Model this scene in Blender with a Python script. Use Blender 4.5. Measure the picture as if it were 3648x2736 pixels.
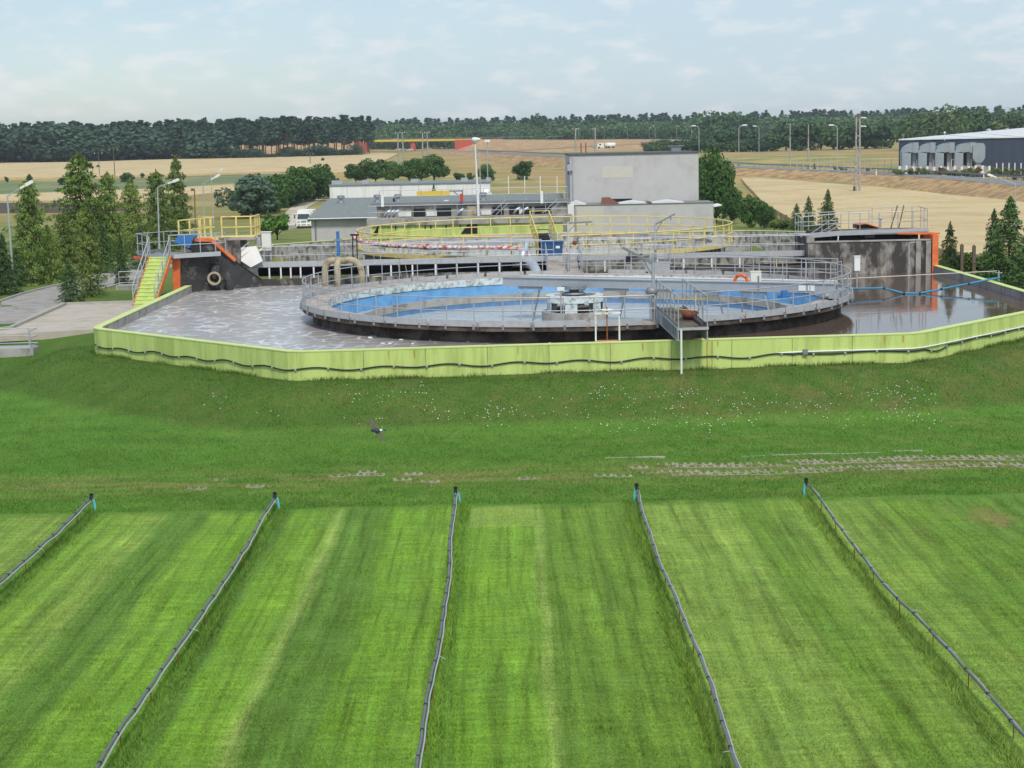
import bpy, bmesh, math, random
import numpy as np
from mathutils import Vector
for o in list(bpy.data.objects): bpy.data.objects.remove(o)
random.seed(7); RNG=np.random.default_rng(7)
sc=bpy.context.scene; C=sc.collection
PI=math.pi
# ---------------------------------------------------------------- camera
FPX=5950.0; HC=10.5; YH=500.0; ROLL=0.0215
th=math.atan((1368-YH)/FPX); ra=math.atan(ROLL)
W_=Vector((0,math.cos(th),-math.sin(th))); _u=Vector((0,math.sin(th),math.cos(th))); _r=Vector((1,0,0))
R_=_r*math.cos(ra)-_u*math.sin(ra); U_=_r*math.sin(ra)+_u*math.cos(ra)
cd=bpy.data.cameras.new('camera'); cam=bpy.data.objects.new('camera',cd); C.objects.link(cam)
cd.sensor_width=36; cd.lens=FPX/3648*36; cd.clip_start=.5; cd.clip_end=9000
from mathutils import Matrix
mm=Matrix((R_,U_,-W_)).transposed().to_4x4(); mm.translation=(0,0,HC); cam.matrix_world=mm
sc.camera=cam
# ---------------------------------------------------------------- sky and sun
SUN_EL=math.radians(52); SUN_AZ=math.radians(172)   # azimuth clockwise from +Y (the view direction)
w=bpy.data.worlds.new('World'); sc.world=w; w.use_nodes=True
nt=w.node_tree; nt.nodes.clear(); N=nt.nodes.new; L=nt.links.new
out=N('ShaderNodeOutputWorld'); bg=N('ShaderNodeBackground'); bg.inputs[1].default_value=.076
sky=N('ShaderNodeTexSky'); sky.sky_type='NISHITA'; sky.sun_disc=False
sky.sun_elevation=SUN_EL; sky.sun_rotation=SUN_AZ; sky.air_density=1.0; sky.dust_density=.7; sky.ozone_density=2.0
tc=N('ShaderNodeTexCoord'); mp=N('ShaderNodeMapping'); mp.inputs['Scale'].default_value=(1,1,2.8)
L(tc.outputs['Generated'],mp.inputs[0])
n1=N('ShaderNodeTexNoise'); n1.inputs['Scale'].default_value=34; n1.inputs['Detail'].default_value=7; n1.inputs['Roughness'].default_value=.55
n2=N('ShaderNodeTexNoise'); n2.inputs['Scale'].default_value=5; n2.inputs['Detail'].default_value=4
L(mp.outputs[0],n1.inputs[0]); L(mp.outputs[0],n2.inputs[0])
cr=N('ShaderNodeValToRGB'); cr.color_ramp.elements[0].position=.5; cr.color_ramp.elements[1].position=.72; L(n1.outputs[0],cr.inputs[0])
cr2=N('ShaderNodeValToRGB'); cr2.color_ramp.elements[0].position=.3; cr2.color_ramp.elements[0].color=(.5,.5,.5,1); cr2.color_ramp.elements[1].position=.7; cr2.color_ramp.elements[1].color=(.75,.75,.75,1); L(n2.outputs[0],cr2.inputs[0])
sx_=N('ShaderNodeSeparateXYZ'); L(tc.outputs['Generated'],sx_.inputs[0]); vg=N('ShaderNodeMath'); vg.operation='MULTIPLY_ADD'; vg.inputs[1].default_value=.55; L(sx_.outputs[0],vg.inputs[0]); L(cr2.outputs[0],vg.inputs[2]); vg.use_clamp=True
mx1=N('ShaderNodeMixRGB'); mx1.inputs[2].default_value=(4.35,5.4,6.3,1); L(vg.outputs[0],mx1.inputs[0]); L(sky.outputs[0],mx1.inputs[1])
mul=N('ShaderNodeMath'); mul.operation='MULTIPLY'; mul.inputs[1].default_value=.62; L(cr.outputs[0],mul.inputs[0])
mx2=N('ShaderNodeMixRGB'); mx2.inputs[2].default_value=(7.0,6.9,6.95,1); L(mul.outputs[0],mx2.inputs[0]); L(mx1.outputs[0],mx2.inputs[1])
L(mx2.outputs[0],bg.inputs[0]); L(bg.outputs[0],out.inputs[0])
sd=bpy.data.lights.new('sun','SUN'); sd.energy=1.5; sd.angle=math.radians(10); sd.color=(1,.95,.87)
sun=bpy.data.objects.new('sun',sd); C.objects.link(sun)
sdir=Vector((math.sin(SUN_AZ)*math.cos(SUN_EL),math.cos(SUN_AZ)*math.cos(SUN_EL),math.sin(SUN_EL)))
sun.rotation_euler=sdir.to_track_quat('Z','Y').to_euler(); sun.location=(30,-30,60)
vs=sc.view_settings; vs.view_transform='Standard'; vs.look='None'; vs.gamma=1; vs.exposure=0.78; vs.use_curve_mapping=False
sc.render.engine='CYCLES'; sc.render.resolution_x=1024; sc.render.resolution_y=768
# ---------------------------------------------------------------- pixel (3648 x 2736 photograph) to place
def ray(x,y): return R_*((x-1824)/FPX)-U_*((y-1368)/FPX)+W_
def at(x,y,z): d=ray(x,y); return Vector((0,0,HC))+d*((z-HC)/d.z)
def atY(x,y,Y): d=ray(x,y); return Vector((0,0,HC))+d*(Y/d.y)
def vpl(p0,p1):
    n=Vector((p1[1]-p0[1],p0[0]-p1[0],0)).normalized(); o=Vector((p0[0],p0[1],0))
    def f(x,y):
        d=ray(x,y); return Vector((0,0,HC))+d*(((o-Vector((0,0,HC))).dot(n))/d.dot(n))
    return f
# ---------------------------------------------------------------- mesh helpers
ORG={}
def V(*a): return Vector(a)
class M:
    def __init__(s): s.v=[]; s.f=[]
    def add(s,vs,fs):
        b=len(s.v); s.v+=[tuple(q) for q in vs]; s.f+=[tuple(b+i for i in f) for f in fs]; return s
    def box(s,x0,x1,y0,y1,z0,z1):
        return s.add([(x0,y0,z0),(x1,y0,z0),(x1,y1,z0),(x0,y1,z0),(x0,y0,z1),(x1,y0,z1),(x1,y1,z1),(x0,y1,z1)],
            [(0,3,2,1),(4,5,6,7),(0,1,5,4),(1,2,6,5),(2,3,7,6),(3,0,4,7)])
    def bar(s,p,q,wd,hg,up=(0,0,1)):
        p=Vector(p);q=Vector(q);d=(q-p).normalized();u=Vector(up)
        if abs(d.dot(u))>.98: u=Vector((0,1,0))
        r=d.cross(u).normalized()*wd/2; t=r.cross(d).normalized()*hg/2
        vs=[p-r-t,p+r-t,p+r+t,p-r+t,q-r-t,q+r-t,q+r+t,q-r+t]
        return s.add(vs,[(0,1,2,3),(7,6,5,4),(0,4,5,1),(1,5,6,2),(2,6,7,3),(3,7,4,0)])
    def tube(s,pts,r,n=6,closed=False):
        pts=[Vector(p) for p in pts]; k=len(pts); rr=r if isinstance(r,(list,tuple)) else [r]*k
        vs=[];prev=None
        for i,p in enumerate(pts):
            a=pts[(i-1)%k] if (closed or i>0) else p; b=pts[(i+1)%k] if (closed or i<k-1) else p
            d=(b-a).normalized()
            if prev is None:
                u=Vector((0,0,1)) if abs(d.z)<.9 else Vector((1,0,0)); x=d.cross(u).normalized()
            else:
                x=(prev-d*prev.dot(d)).normalized()
            prev=x; y=d.cross(x)
            vs+=[p+(x*math.cos(2*PI*j/n)+y*math.sin(2*PI*j/n))*rr[i] for j in range(n)]
        fs=[]
        for i in range(k if closed else k-1):
            a=i*n;b=((i+1)%k)*n
            fs+=[(a+j,a+(j+1)%n,b+(j+1)%n,b+j) for j in range(n)]
        if not closed: fs+=[tuple(range(n))[::-1],tuple((k-1)*n+j for j in range(n))]
        return s.add(vs,fs)
    def slab(s,pts,ext):
        pts=[Vector(p) for p in pts]; e=Vector(ext); k=len(pts)
        return s.add(pts+[p+e for p in pts],[tuple(range(k))[::-1],tuple(range(k,2*k))]+[(i,(i+1)%k,k+(i+1)%k,k+i) for i in range(k)])
    def prism(s,poly,z0,z1): return s.slab([(x,y,z0) for x,y in poly],(0,0,z1-z0))
    def lathe(s,c,prof,n=24,a0=0,a1=2*PI):
        full=abs(a1-a0-2*PI)<1e-6; k=len(prof); m=n if full else n+1; vs=[];fs=[]
        for i in range(m):
            a=a0+(a1-a0)*i/n; ca,sa=math.cos(a),math.sin(a)
            vs+=[(c[0]+r*ca,c[1]+r*sa,c[2]+z) for r,z in prof]
        for i in range(n):
            a=i*k;b=((i+1)%m)*k
            fs+=[(a+j,b+j,b+j+1,a+j+1) for j in range(k-1)]
        return s.add(vs,fs)
    def ring(s,c,r0,r1,z0,z1,n=120,a0=0,a1=2*PI):
        return s.lathe((c[0],c[1],0),[(r0,z0),(r1,z0),(r1,z1),(r0,z1),(r0,z0)],n,a0,a1)
    def blob(s,c,rx,ry,rz,n=10,m=6,jit=0):
        vs=[];fs=[]
        for i in range(m+1):
            t=PI*i/m
            for j in range(n):
                a=2*PI*j/n; q=1+random.uniform(-jit,jit)
                vs.append((c[0]+rx*q*math.sin(t)*math.cos(a),c[1]+ry*q*math.sin(t)*math.sin(a),c[2]+rz*q*math.cos(t)))
        for i in range(m):
            for j in range(n): fs.append((i*n+j,(i+1)*n+j,(i+1)*n+(j+1)%n,i*n+(j+1)%n))
        return s.add(vs,fs)
    def mesh(s,name,mt,org=(0,0,0),smooth=False):
        me=bpy.data.meshes.new(name); o=Vector(org)
        me.from_pydata([(x-o.x,y-o.y,z-o.z) for x,y,z in s.v],[],s.f); me.materials.append(mt)
        if smooth: me.polygons.foreach_set('use_smooth',[True]*len(me.polygons))
        me.update(); return me
    def obj(s,name,mt,parent,smooth=False,label=None):
        o=bpy.data.objects.new(name,s.mesh(name,mt,ORG[parent],smooth)); C.objects.link(o); o.parent=parent; ORG[o]=ORG[parent]
        if label: o['label']=label
        return o
    def solo(s,name,mt,label,cat,group=None,kind=None,smooth=False,org=None):
        if org is None:
            a=np.array(s.v); org=Vector(((a[:,0].min()+a[:,0].max())/2,(a[:,1].min()+a[:,1].max())/2,a[:,2].min()))
        o=bpy.data.objects.new(name,s.mesh(name,mt,org,smooth)); C.objects.link(o); o.location=org; ORG[o]=Vector(org)
        tag(o,label,cat,group,kind); return o
def tag(o,label=None,cat=None,group=None,kind=None):
    if label: o['label']=label
    if cat: o['category']=cat
    if group: o['group']=group
    if kind: o['kind']=kind
    return o
def thing(name,label,cat,loc=(0,0,0),group=None):
    o=bpy.data.objects.new(name,None); o.empty_display_size=.2; C.objects.link(o); o.location=loc; ORG[o]=Vector(loc); return tag(o,label,cat,group)
def struct(name,m,mt,smooth=False):
    o=bpy.data.objects.new(name,m.mesh(name,mt,(0,0,0),smooth)); C.objects.link(o); o['kind']='structure'; ORG[o]=Vector((0,0,0)); return o
def stuff(name,m,mt,label,cat): 
    o=bpy.data.objects.new(name,m.mesh(name,mt,(0,0,0))); C.objects.link(o); ORG[o]=Vector((0,0,0)); return tag(o,label,cat,None,'stuff')
def inst(name,me,parent,p,rz=0,scale=None,rot=None):
    o=bpy.data.objects.new(name,me); C.objects.link(o); o.parent=parent; o.location=Vector(p)-ORG[parent]
    o.rotation_euler=rot if rot else (0,0,rz)
    if scale: o.scale=scale
    ORG[o]=Vector(p); return o
def copy_tree(o,loc=None,rz=None,label=None,scale=None,parent=None):
    c=o.copy(); C.objects.link(c); c.parent=parent
    if loc is not None: c.location=loc
    if rz is not None: c.rotation_euler=(0,0,rz)
    if scale is not None: c.scale=scale
    if label: c['label']=label
    for ch in o.children: copy_tree(ch,parent=c)
    return c
_cyl={}
def postmesh(r,h,mt,sq=False):
    k=(round(r,4),round(h,3),mt.name,sq)
    if k not in _cyl:
        m=M()
        if sq: m.box(-r,r,-r,r,0,h)
        else: m.tube([(0,0,0),(0,0,h)],r,6)
        m.lathe((0,0,0),[(0,.012),(r*2.2,.012),(r*2.2,0)],6)
        _cyl[k]=m.mesh('post',mt)
    return _cyl[k]
def along(pts,sp,closed=False):
    pts=[Vector(p) for p in pts]
    if closed: pts=pts+[pts[0]]
    ln=[(pts[i+1]-pts[i]).length for i in range(len(pts)-1)]; T=sum(ln); n=max(1,round(T/sp)); o=[]
    for k in range(n if closed else n+1):
        d=T*k/n
        for i,l in enumerate(ln):
            if d<=l+1e-6: o.append(pts[i].lerp(pts[i+1],min(1,d/max(l,1e-9)))); break
            d-=l
    return o
def railing(t,pts,mt,h=1.1,mids=(.55,),sp=1.3,r=.024,kick=0,kmat=None,closed=False,rr=None,name='railing',sq=False,toe=None):
    pts=[Vector(p) for p in pts]; rr=rr or r; m=M()
    m.tube([p+V(0,0,h) for p in pts],rr,6,closed)
    for q in mids: m.tube([p+V(0,0,q) for p in pts],rr*.85,5,closed)
    if toe: m.tube([p+V(0,0,toe) for p in pts],rr*1.7,6,closed)
    part=m.obj(name,mt,t)
    pm=postmesh(r,h,mt,sq)
    for p in along(pts,sp,closed): inst('post',pm,part,p)
    if kick:
        pp=pts+([pts[0]] if closed else [])
        km=M()
        for i in range(len(pp)-1): km.bar(pp[i]+V(0,0,kick/2),pp[i+1]+V(0,0,kick/2),.02,kick)
        km.obj('kickboard',kmat or mt,t)
    return part
def circ(c,r,z,n=120,a0=0,a1=2*PI):
    full=abs(a1-a0-2*PI)<1e-6
    return [V(c[0]+r*math.cos(a0+(a1-a0)*i/n),c[1]+r*math.sin(a0+(a1-a0)*i/n),z) for i in range(n if full else n+1)]
# ---------------------------------------------------------------- materials
def S(r,g,b,k=1.0):
    f=lambda c:(c/255/12.92 if c<=10 else ((c/255+.055)/1.055)**2.4)*k
    return (f(r),f(g),f(b),1)
MT={}
def mat(name,col,rough=.7,metal=0,var=.18,scale=2.0,streak=0,col2=None,amt=.5,bump=0,bscale=30,spec=.35,sc2=None):
    m=bpy.data.materials.new(name); m.use_nodes=True; nt=m.node_tree; b=nt.nodes['Principled BSDF']
    b.inputs['Roughness'].default_value=rough; b.inputs['Metallic'].default_value=metal; b.inputs['Specular IOR Level'].default_value=spec
    N=nt.nodes.new; L=nt.links.new
    tc=N('ShaderNodeTexCoord'); mp=N('ShaderNodeMapping'); L(tc.outputs['Object'],mp.inputs[0])
    if streak: mp.inputs['Scale'].default_value=(1,1,1/streak)
    n=N('ShaderNodeTexNoise'); n.inputs['Scale'].default_value=scale; n.inputs['Detail'].default_value=8; n.inputs['Roughness'].default_value=.62; L(mp.outputs[0],n.inputs[0])
    r=N('ShaderNodeValToRGB'); e=r.color_ramp.elements
    e[0].position=.3; e[1].position=.7
    e[0].color=tuple(c*(1-var) for c in col[:3])+(1,); e[1].color=tuple(min(1,c*(1+var)) for c in col[:3])+(1,)
    L(n.outputs[0],r.inputs[0]); last=r.outputs[0]
    if col2:
        n3=N('ShaderNodeTexNoise'); n3.inputs['Scale'].default_value=sc2 or scale*.6; n3.inputs['Detail'].default_value=9; n3.inputs['Roughness'].default_value=.68
        mp3=N('ShaderNodeMapping'); mp3.inputs['Location'].default_value=(7.3,3.1,1.7); mp3.inputs['Scale'].default_value=(1,1,1/(streak or 1)); L(tc.outputs['Object'],mp3.inputs[0]); L(mp3.outputs[0],n3.inputs[0])
        r3=N('ShaderNodeValToRGB'); c=.5+(.5-amt)*.5; r3.color_ramp.elements[0].position=max(0,c-.07); r3.color_ramp.elements[1].position=min(1,c+.07); L(n3.outputs[0],r3.inputs[0])
        mx=N('ShaderNodeMixRGB'); mx.inputs[2].default_value=col2; L(r3.outputs[0],mx.inputs[0]); L(last,mx.inputs[1]); last=mx.outputs[0]
    L(last,b.inputs['Base Color'])
    if bump:
        nb=N('ShaderNodeTexNoise'); nb.inputs['Scale'].default_value=bscale; nb.inputs['Detail'].default_value=5; L(tc.outputs['Object'],nb.inputs[0])
        bp=N('ShaderNodeBump'); bp.inputs['Strength'].default_value=bump; bp.inputs['Distance'].default_value=.05; L(nb.outputs[0],bp.inputs['Height']); L(bp.outputs[0],b.inputs['Normal'])
    MT[name]=m; return m
mat('lime',S(200,217,128),.65,var=.08,scale=2.2,streak=8,col2=S(176,192,108),amt=.42,sc2=1.7,bump=.12,bscale=9)
mat('lime_top',S(204,217,140),.65,var=.08,scale=2)
mat('rust',S(150,85,45),.85,var=.3,scale=9)
mat('rust_stain',S(176,160,76),.8,var=.25,scale=5,streak=6)
mat('concrete',S(168,164,158),.85,var=.16,scale=1.5,col2=S(120,116,110),amt=.35,bump=.2)
mat('concrete_stain',S(165,158,150),.9,var=.2,scale=1.1,streak=2.2,col2=S(74,70,67),amt=.58,sc2=1.2,bump=.3)
mat('concrete_mottle',S(176,172,162),.9,var=.25,scale=3,streak=1.5,col2=S(92,92,80),amt=.42,sc2=2.6,bump=.3)
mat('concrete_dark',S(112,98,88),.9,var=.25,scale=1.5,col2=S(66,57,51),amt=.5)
mat('black_wall',S(64,63,63),.85,var=.35,scale=1.4,col2=S(128,124,116),amt=.3,sc2=1.5,bump=.2)
mat('deck',S(178,168,160),.85,var=.12,scale=2,col2=S(150,138,130),amt=.45,bump=.15)
mat('galv',S(180,182,186),.5,metal=.3,var=.12,scale=6)
mat('galv_dark',S(140,143,146),.55,metal=.35,var=.15,scale=6)
mat('kick',S(184,186,188),.55,metal=.2,var=.1,scale=4)
mat('steel_grey',S(172,176,182),.5,metal=.25,var=.06,scale=3)
mat('pole',S(178,184,186),.5,metal=.3,var=.08,scale=4)
mat('white_paint',S(235,235,232),.5,var=.06,scale=5)
mat('white_old',S(234,232,226),.7,var=.08,scale=2,streak=8,col2=S(205,200,190),amt=.3)
mat('yellow',S(232,210,128),.55,var=.08,scale=3,col2=S(200,180,118),amt=.35)
mat('yellow_bright',S(222,192,70),.55,var=.08,scale=3)
mat('orange',S(236,128,78),.6,var=.08,scale=2,col2=S(225,108,62),amt=.4)
mat('orange_ring',S(240,105,40),.45,var=.05)
mat('blue_shaded',S(82,118,158),.5,var=.2,scale=2.5)  # darker than the wall blue: shade below the launder put into the colour
mat('blue_wall',S(98,152,198),.5,var=.14,scale=1.5,col2=S(80,134,184),amt=.4,sc2=1.2)
mat('blue_pale',S(132,180,208),.6,var=.12,scale=1.2)
mat('flaky',S(208,218,218),.8,var=.08,scale=2,col2=S(148,150,142),amt=.42,sc2=3.6,bump=.3)
mat('blue_paint',S(62,118,180),.45,var=.1)
mat('blue_bin',S(45,85,130),.5,var=.12)
mat('blue_hose',S(60,140,180),.45,var=.1)
mat('cyan',S(95,190,215),.45,var=.1)
mat('black',S(34,34,36),.5,var=.2)
mat('blackpipe',S(44,44,50),.4,var=.15)
mat('rubber',S(70,74,74),.6,var=.15,scale=5)
mat('pipe_grey',S(104,106,110),.5,var=.15,scale=5)
mat('beige_pipe',S(178,165,138),.7,var=.15,scale=3,col2=S(120,105,85),amt=.35)
mat('silver',S(205,210,215),.35,metal=.6,var=.1,scale=6,bump=.5,bscale=14)
mat('brownred',S(118,66,50),.6,var=.12)
mat('plaster',S(194,191,189),.85,var=.035,scale=1.2,col2=S(184,180,176),amt=.36,sc2=.5,bump=.25,bscale=25)
mat('plaster_patch',S(202,197,184),.85,var=.04)
mat('roof_grey',S(128,134,132),.85,var=.12,scale=2,streak=1)
mat('asphalt',S(160,155,148),.9,var=.1,scale=1.5,col2=S(140,135,128),amt=.4,bump=.2)
mat('hwy',S(128,128,130),.9,var=.06,scale=.3)
mat('pad',S(186,174,162),.9,var=.1,scale=1.2,col2=S(160,158,128),amt=.3,sc2=.7,bump=.3)
mat('kerb',S(168,165,155),.9,var=.15,scale=3)
mat('paver',S(160,150,130),.9,var=.15,scale=6,bump=.2)
mat('marking',S(225,225,220),.8,var=.08,scale=2)
mat('glass',S(60,70,78),.08,var=.1,spec=.8)
mat('tyre',S(30,30,32),.8,var=.1)
mat('red',S(200,70,60),.6,var=.1)
mat('abut',S(188,92,72),.7,var=.1)
mat('abut_pale',S(205,120,105),.8,var=.1)
mat('redwhite',S(232,228,222),.6,var=.05,scale=3,col2=S(190,50,50),amt=.5,sc2=3.5)
mat('navy',S(58,68,86),.55,var=.08,streak=20,scale=3)
mat('white_roof',S(216,218,216),.5,var=.03)
mat('zinc',S(160,170,176),.45,metal=.35,var=.12,scale=.6)
mat('wheat',S(204,182,138),.95,var=.12,scale=.9,col2=S(190,166,120),amt=.42,sc2=.08,bump=.8,bscale=2)
mat('soil',S(150,122,92),.95,var=.3,scale=.9,col2=S(188,156,106),amt=.5,sc2=.4,bump=1,bscale=.9)
mat('bank',S(180,150,112),.95,var=.25,scale=.3,col2=S(172,138,102),amt=.45,sc2=.11,bump=.6,bscale=1)
mat('dark_soil',S(84,72,64),.95,var=.2,scale=.3)
mat('meadow',S(108,122,82),.95,var=.2,scale=.1,col2=S(140,140,90),amt=.4,sc2=.04)
mat('drygrass',S(190,175,115),.95,var=.2,scale=.15,col2=S(130,140,80),amt=.4,sc2=.04)
mat('gravel',S(205,192,175),.95,var=.15,scale=1,col2=S(150,150,110),amt=.35,sc2=.3)
mat('bark',S(96,78,62),.95,var=.25,scale=4)
mat('pinebark',S(120,80,60),.95,var=.25,scale=1)
mat('wood',S(110,98,84),.9,var=.2,scale=4)
mat('flower',S(240,240,232),.7,var=.05)
mat('darkroof',S(95,95,98),.8,var=.15)
mat('cabinet',S(222,222,212),.55,var=.05)
mat('rope',S(220,214,200),.7,var=.08)
mat('bird_dark',S(58,58,70),.6,var=.15)
mat('bird_wing',S(105,92,88),.8,var=.1)
mat('green_sign',S(40,140,110),.6,var=.1)
def leafmat(name,col,var=.35,scale=1.2,trans=.25):
    m=bpy.data.materials.new(name); m.use_nodes=True; nt=m.node_tree; N=nt.nodes.new; L=nt.links.new
    b=nt.nodes['Principled BSDF']; b.inputs['Roughness'].default_value=.6; b.inputs['Specular IOR Level'].default_value=.2
    g=N('ShaderNodeNewGeometry'); n=N('ShaderNodeTexNoise'); n.inputs['Scale'].default_value=scale; n.inputs['Detail'].default_value=4; L(g.outputs['Position'],n.inputs[0])
    oi=N('ShaderNodeObjectInfo'); ad=N('ShaderNodeMath'); ad.operation='MULTIPLY_ADD'; ad.inputs[1].default_value=.3; ad.inputs[2].default_value=-.15; L(oi.outputs['Random'],ad.inputs[0])
    a2=N('ShaderNodeMath'); L(n.outputs[0],a2.inputs[0]); L(ad.outputs[0],a2.inputs[1])
    r=N('ShaderNodeValToRGB'); e=r.color_ramp.elements; e[0].position=.3; e[1].position=.72
    e[0].color=tuple(c*(1-var) for c in col[:3])+(1,); e[1].color=(min(1,col[0]*(1+var*1.3)),min(1,col[1]*(1+var)),col[2]*(1+var*.5),1)
    L(a2.outputs[0],r.inputs[0]); L(r.outputs[0],b.inputs['Base Color'])
    tr=N('ShaderNodeBsdfTranslucent'); L(r.outputs[0],tr.inputs[0]); mx=N('ShaderNodeMixShader'); mx.inputs[0].default_value=trans
    L(b.outputs[0],mx.inputs[1]); L(tr.outputs[0],mx.inputs[2]); L(mx.outputs[0],nt.nodes['Material Output'].inputs[0]); MT[name]=m; return m
leafmat('larch',S(116,142,76)); leafmat('larch2',S(132,154,82)); leafmat('spruce',S(88,118,70)); leafmat('decid',S(78,112,56)); leafmat('decid2',S(98,140,62)); leafmat('bluepine',S(104,130,108))
leafmat('pine',S(74,100,82),scale=.15); leafmat('farleaf',S(82,112,72),scale=.08); leafmat('poplar',S(76,110,72),scale=.2); leafmat('willow',S(104,126,86),scale=.2); leafmat('weed',S(112,130,70),scale=.6); leafmat('redweed',S(130,80,50),scale=.6)
# ---------------------------------------------------------------- basin outline (lime wall), clockwise from back left
OUT=[(-18.9,97.2),(-18.9,75.7)]+[(-17.9-1.0*math.cos(a)*1.0,75.4-.95*math.sin(a)) for a in (.15,.4,.65)]+[(-8.75,64.75),(-8.2,64.55),(16.0,66.15),(16.6,66.5),(25.8,76.4),(25.8,100.2)]
OUT[2:5]=[(-18.85,75.1),(-18.7,74.7),(-18.45,74.35)]
def offs(path,d):
    r=[];n=len(path)
    for i in range(n):
        a=Vector(path[max(i-1,0)]);b=Vector(path[i]);c=Vector(path[min(i+1,n-1)])
        t1=(b-a).normalized() if i>0 else (c-b).normalized(); t2=(c-b).normalized() if i<n-1 else t1
        n1=Vector((-t1.y,t1.x)); n2=Vector((-t2.y,t2.x)); m=(n1+n2).normalized(); r.append(tuple(b+m*(d/max(.3,m.dot(n1)))))
    return r
INN=offs(OUT,.36)
POLY=OUT+[(25.6,137.5),(20.0,141.5),(-13.4,141.5),(-19.1,136.0)]      # both basins, for the terrain
PV=np.array(POLY,float)
def polydist(X,Y):
    """signed distance to the basin outline, positive outside"""
    d=np.full(X.shape,1e9); ins=np.zeros(X.shape,bool); k=len(PV)
    for i in range(k):
        a=PV[i]; b=PV[(i+1)%k]; e=b-a; L2=e@e+1e-9
        t=np.clip(((X-a[0])*e[0]+(Y-a[1])*e[1])/L2,0,1); d=np.minimum(d,np.hypot(X-a[0]-t*e[0],Y-a[1]-t*e[1]))
        if abs(e[1])>1e-9:
            c=((a[1]>Y)!=(b[1]>Y))&(X<(b[0]-a[0])*(Y-a[1])/(b[1]-a[1])+a[0]); ins^=c
    return np.where(ins,-d,d)
def sstep(a,b,x): t=np.clip((x-a)/(b-a),0,1); return t*t*(3-2*t)
def wob(X,Y,s,seed=0): return np.sin(X/s*1.7+seed)*np.cos(Y/s*1.3+seed*2)+.5*np.sin(X/s*3.9+Y/s*2.3+seed*5)
def terrain(X,Y):
    X=np.asarray(X,float);Y=np.asarray(Y,float)
    far=np.interp(Y,[0,60,95,130,170,220,300,450,650,900,1150,1500,2200,9000],[1.8,1.8,1.8,1.7,.5,-1.3,-1.3,1.2,2.8,4.2,4.4,9,14,14])
    rise=sstep(68.5,81,Y-.12*np.abs(X+4)*(X<-4))
    base=far*rise
    b=polydist(X,Y)
    berm=1.42-np.clip(b-1.8,0,99)*.37
    k=.13
    z=np.where(Y<105,np.log(np.exp(np.clip(base,-2,3)/k)+np.exp(np.clip(berm,-3,3)/k)+np.exp(0/k))*k-.02,base)
    z=z-.02
    z=np.where((b<3)&(Y<105)&(b>-.4),np.minimum(z,1.75),z)
    z=np.where((b<-.35),-1.2,z)
    z+=np.where(b>.3,.03*wob(X,Y,2.7)+.012*wob(X,Y,.9,2),0)*(1-sstep(90,130,Y))
    z+=.25*wob(X,Y,60,1)*sstep(150,400,Y)
    return z
def tz(x,y): return float(terrain(np.array([x]),np.array([y]))[0])
def gnd(x,y,lift=0.0):
    d=ray(x,y); ts=np.concatenate([np.arange(24,130,.25),np.arange(130,500,1.0),np.arange(500,3000,6.)]); t=ts/d.y
    z=HC+d.z*t-lift; g=terrain(d.x*t,ts); k=np.argmax(z<=g)
    if z[k]>g[k]: k=len(ts)-1
    if k>0:
        f=(z[k-1]-g[k-1])/((z[k-1]-g[k-1])-(z[k]-g[k])+1e-9); Y=ts[k-1]+f*(ts[k]-ts[k-1])
    else: Y=ts[k]
    p=Vector((0,0,HC))+d*(Y/d.y); p.z=tz(p.x,p.y)+lift; return p
def grid(xs,ys,zf):
    X,Y=np.meshgrid(xs,ys); Z=zf(X,Y); nx,ny=len(xs),len(ys)
    v=np.stack([X,Y,Z],-1).reshape(-1,3); i=(np.arange(ny-1)[:,None]*nx+np.arange(nx-1)[None,:]).reshape(-1)
    return v,np.stack([i,i+1,i+nx+1,i+nx],-1)
xs=np.concatenate([-np.geomspace(3200,64,34),np.arange(-60,60.1,.6),np.geomspace(64,3200,34)])
ys=np.concatenate([np.arange(15,112,.6),np.arange(113,330,4.),np.arange(330,1700,25.),np.geomspace(1750,7000,8)])
gv,gf=grid(xs,ys,terrain)
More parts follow.
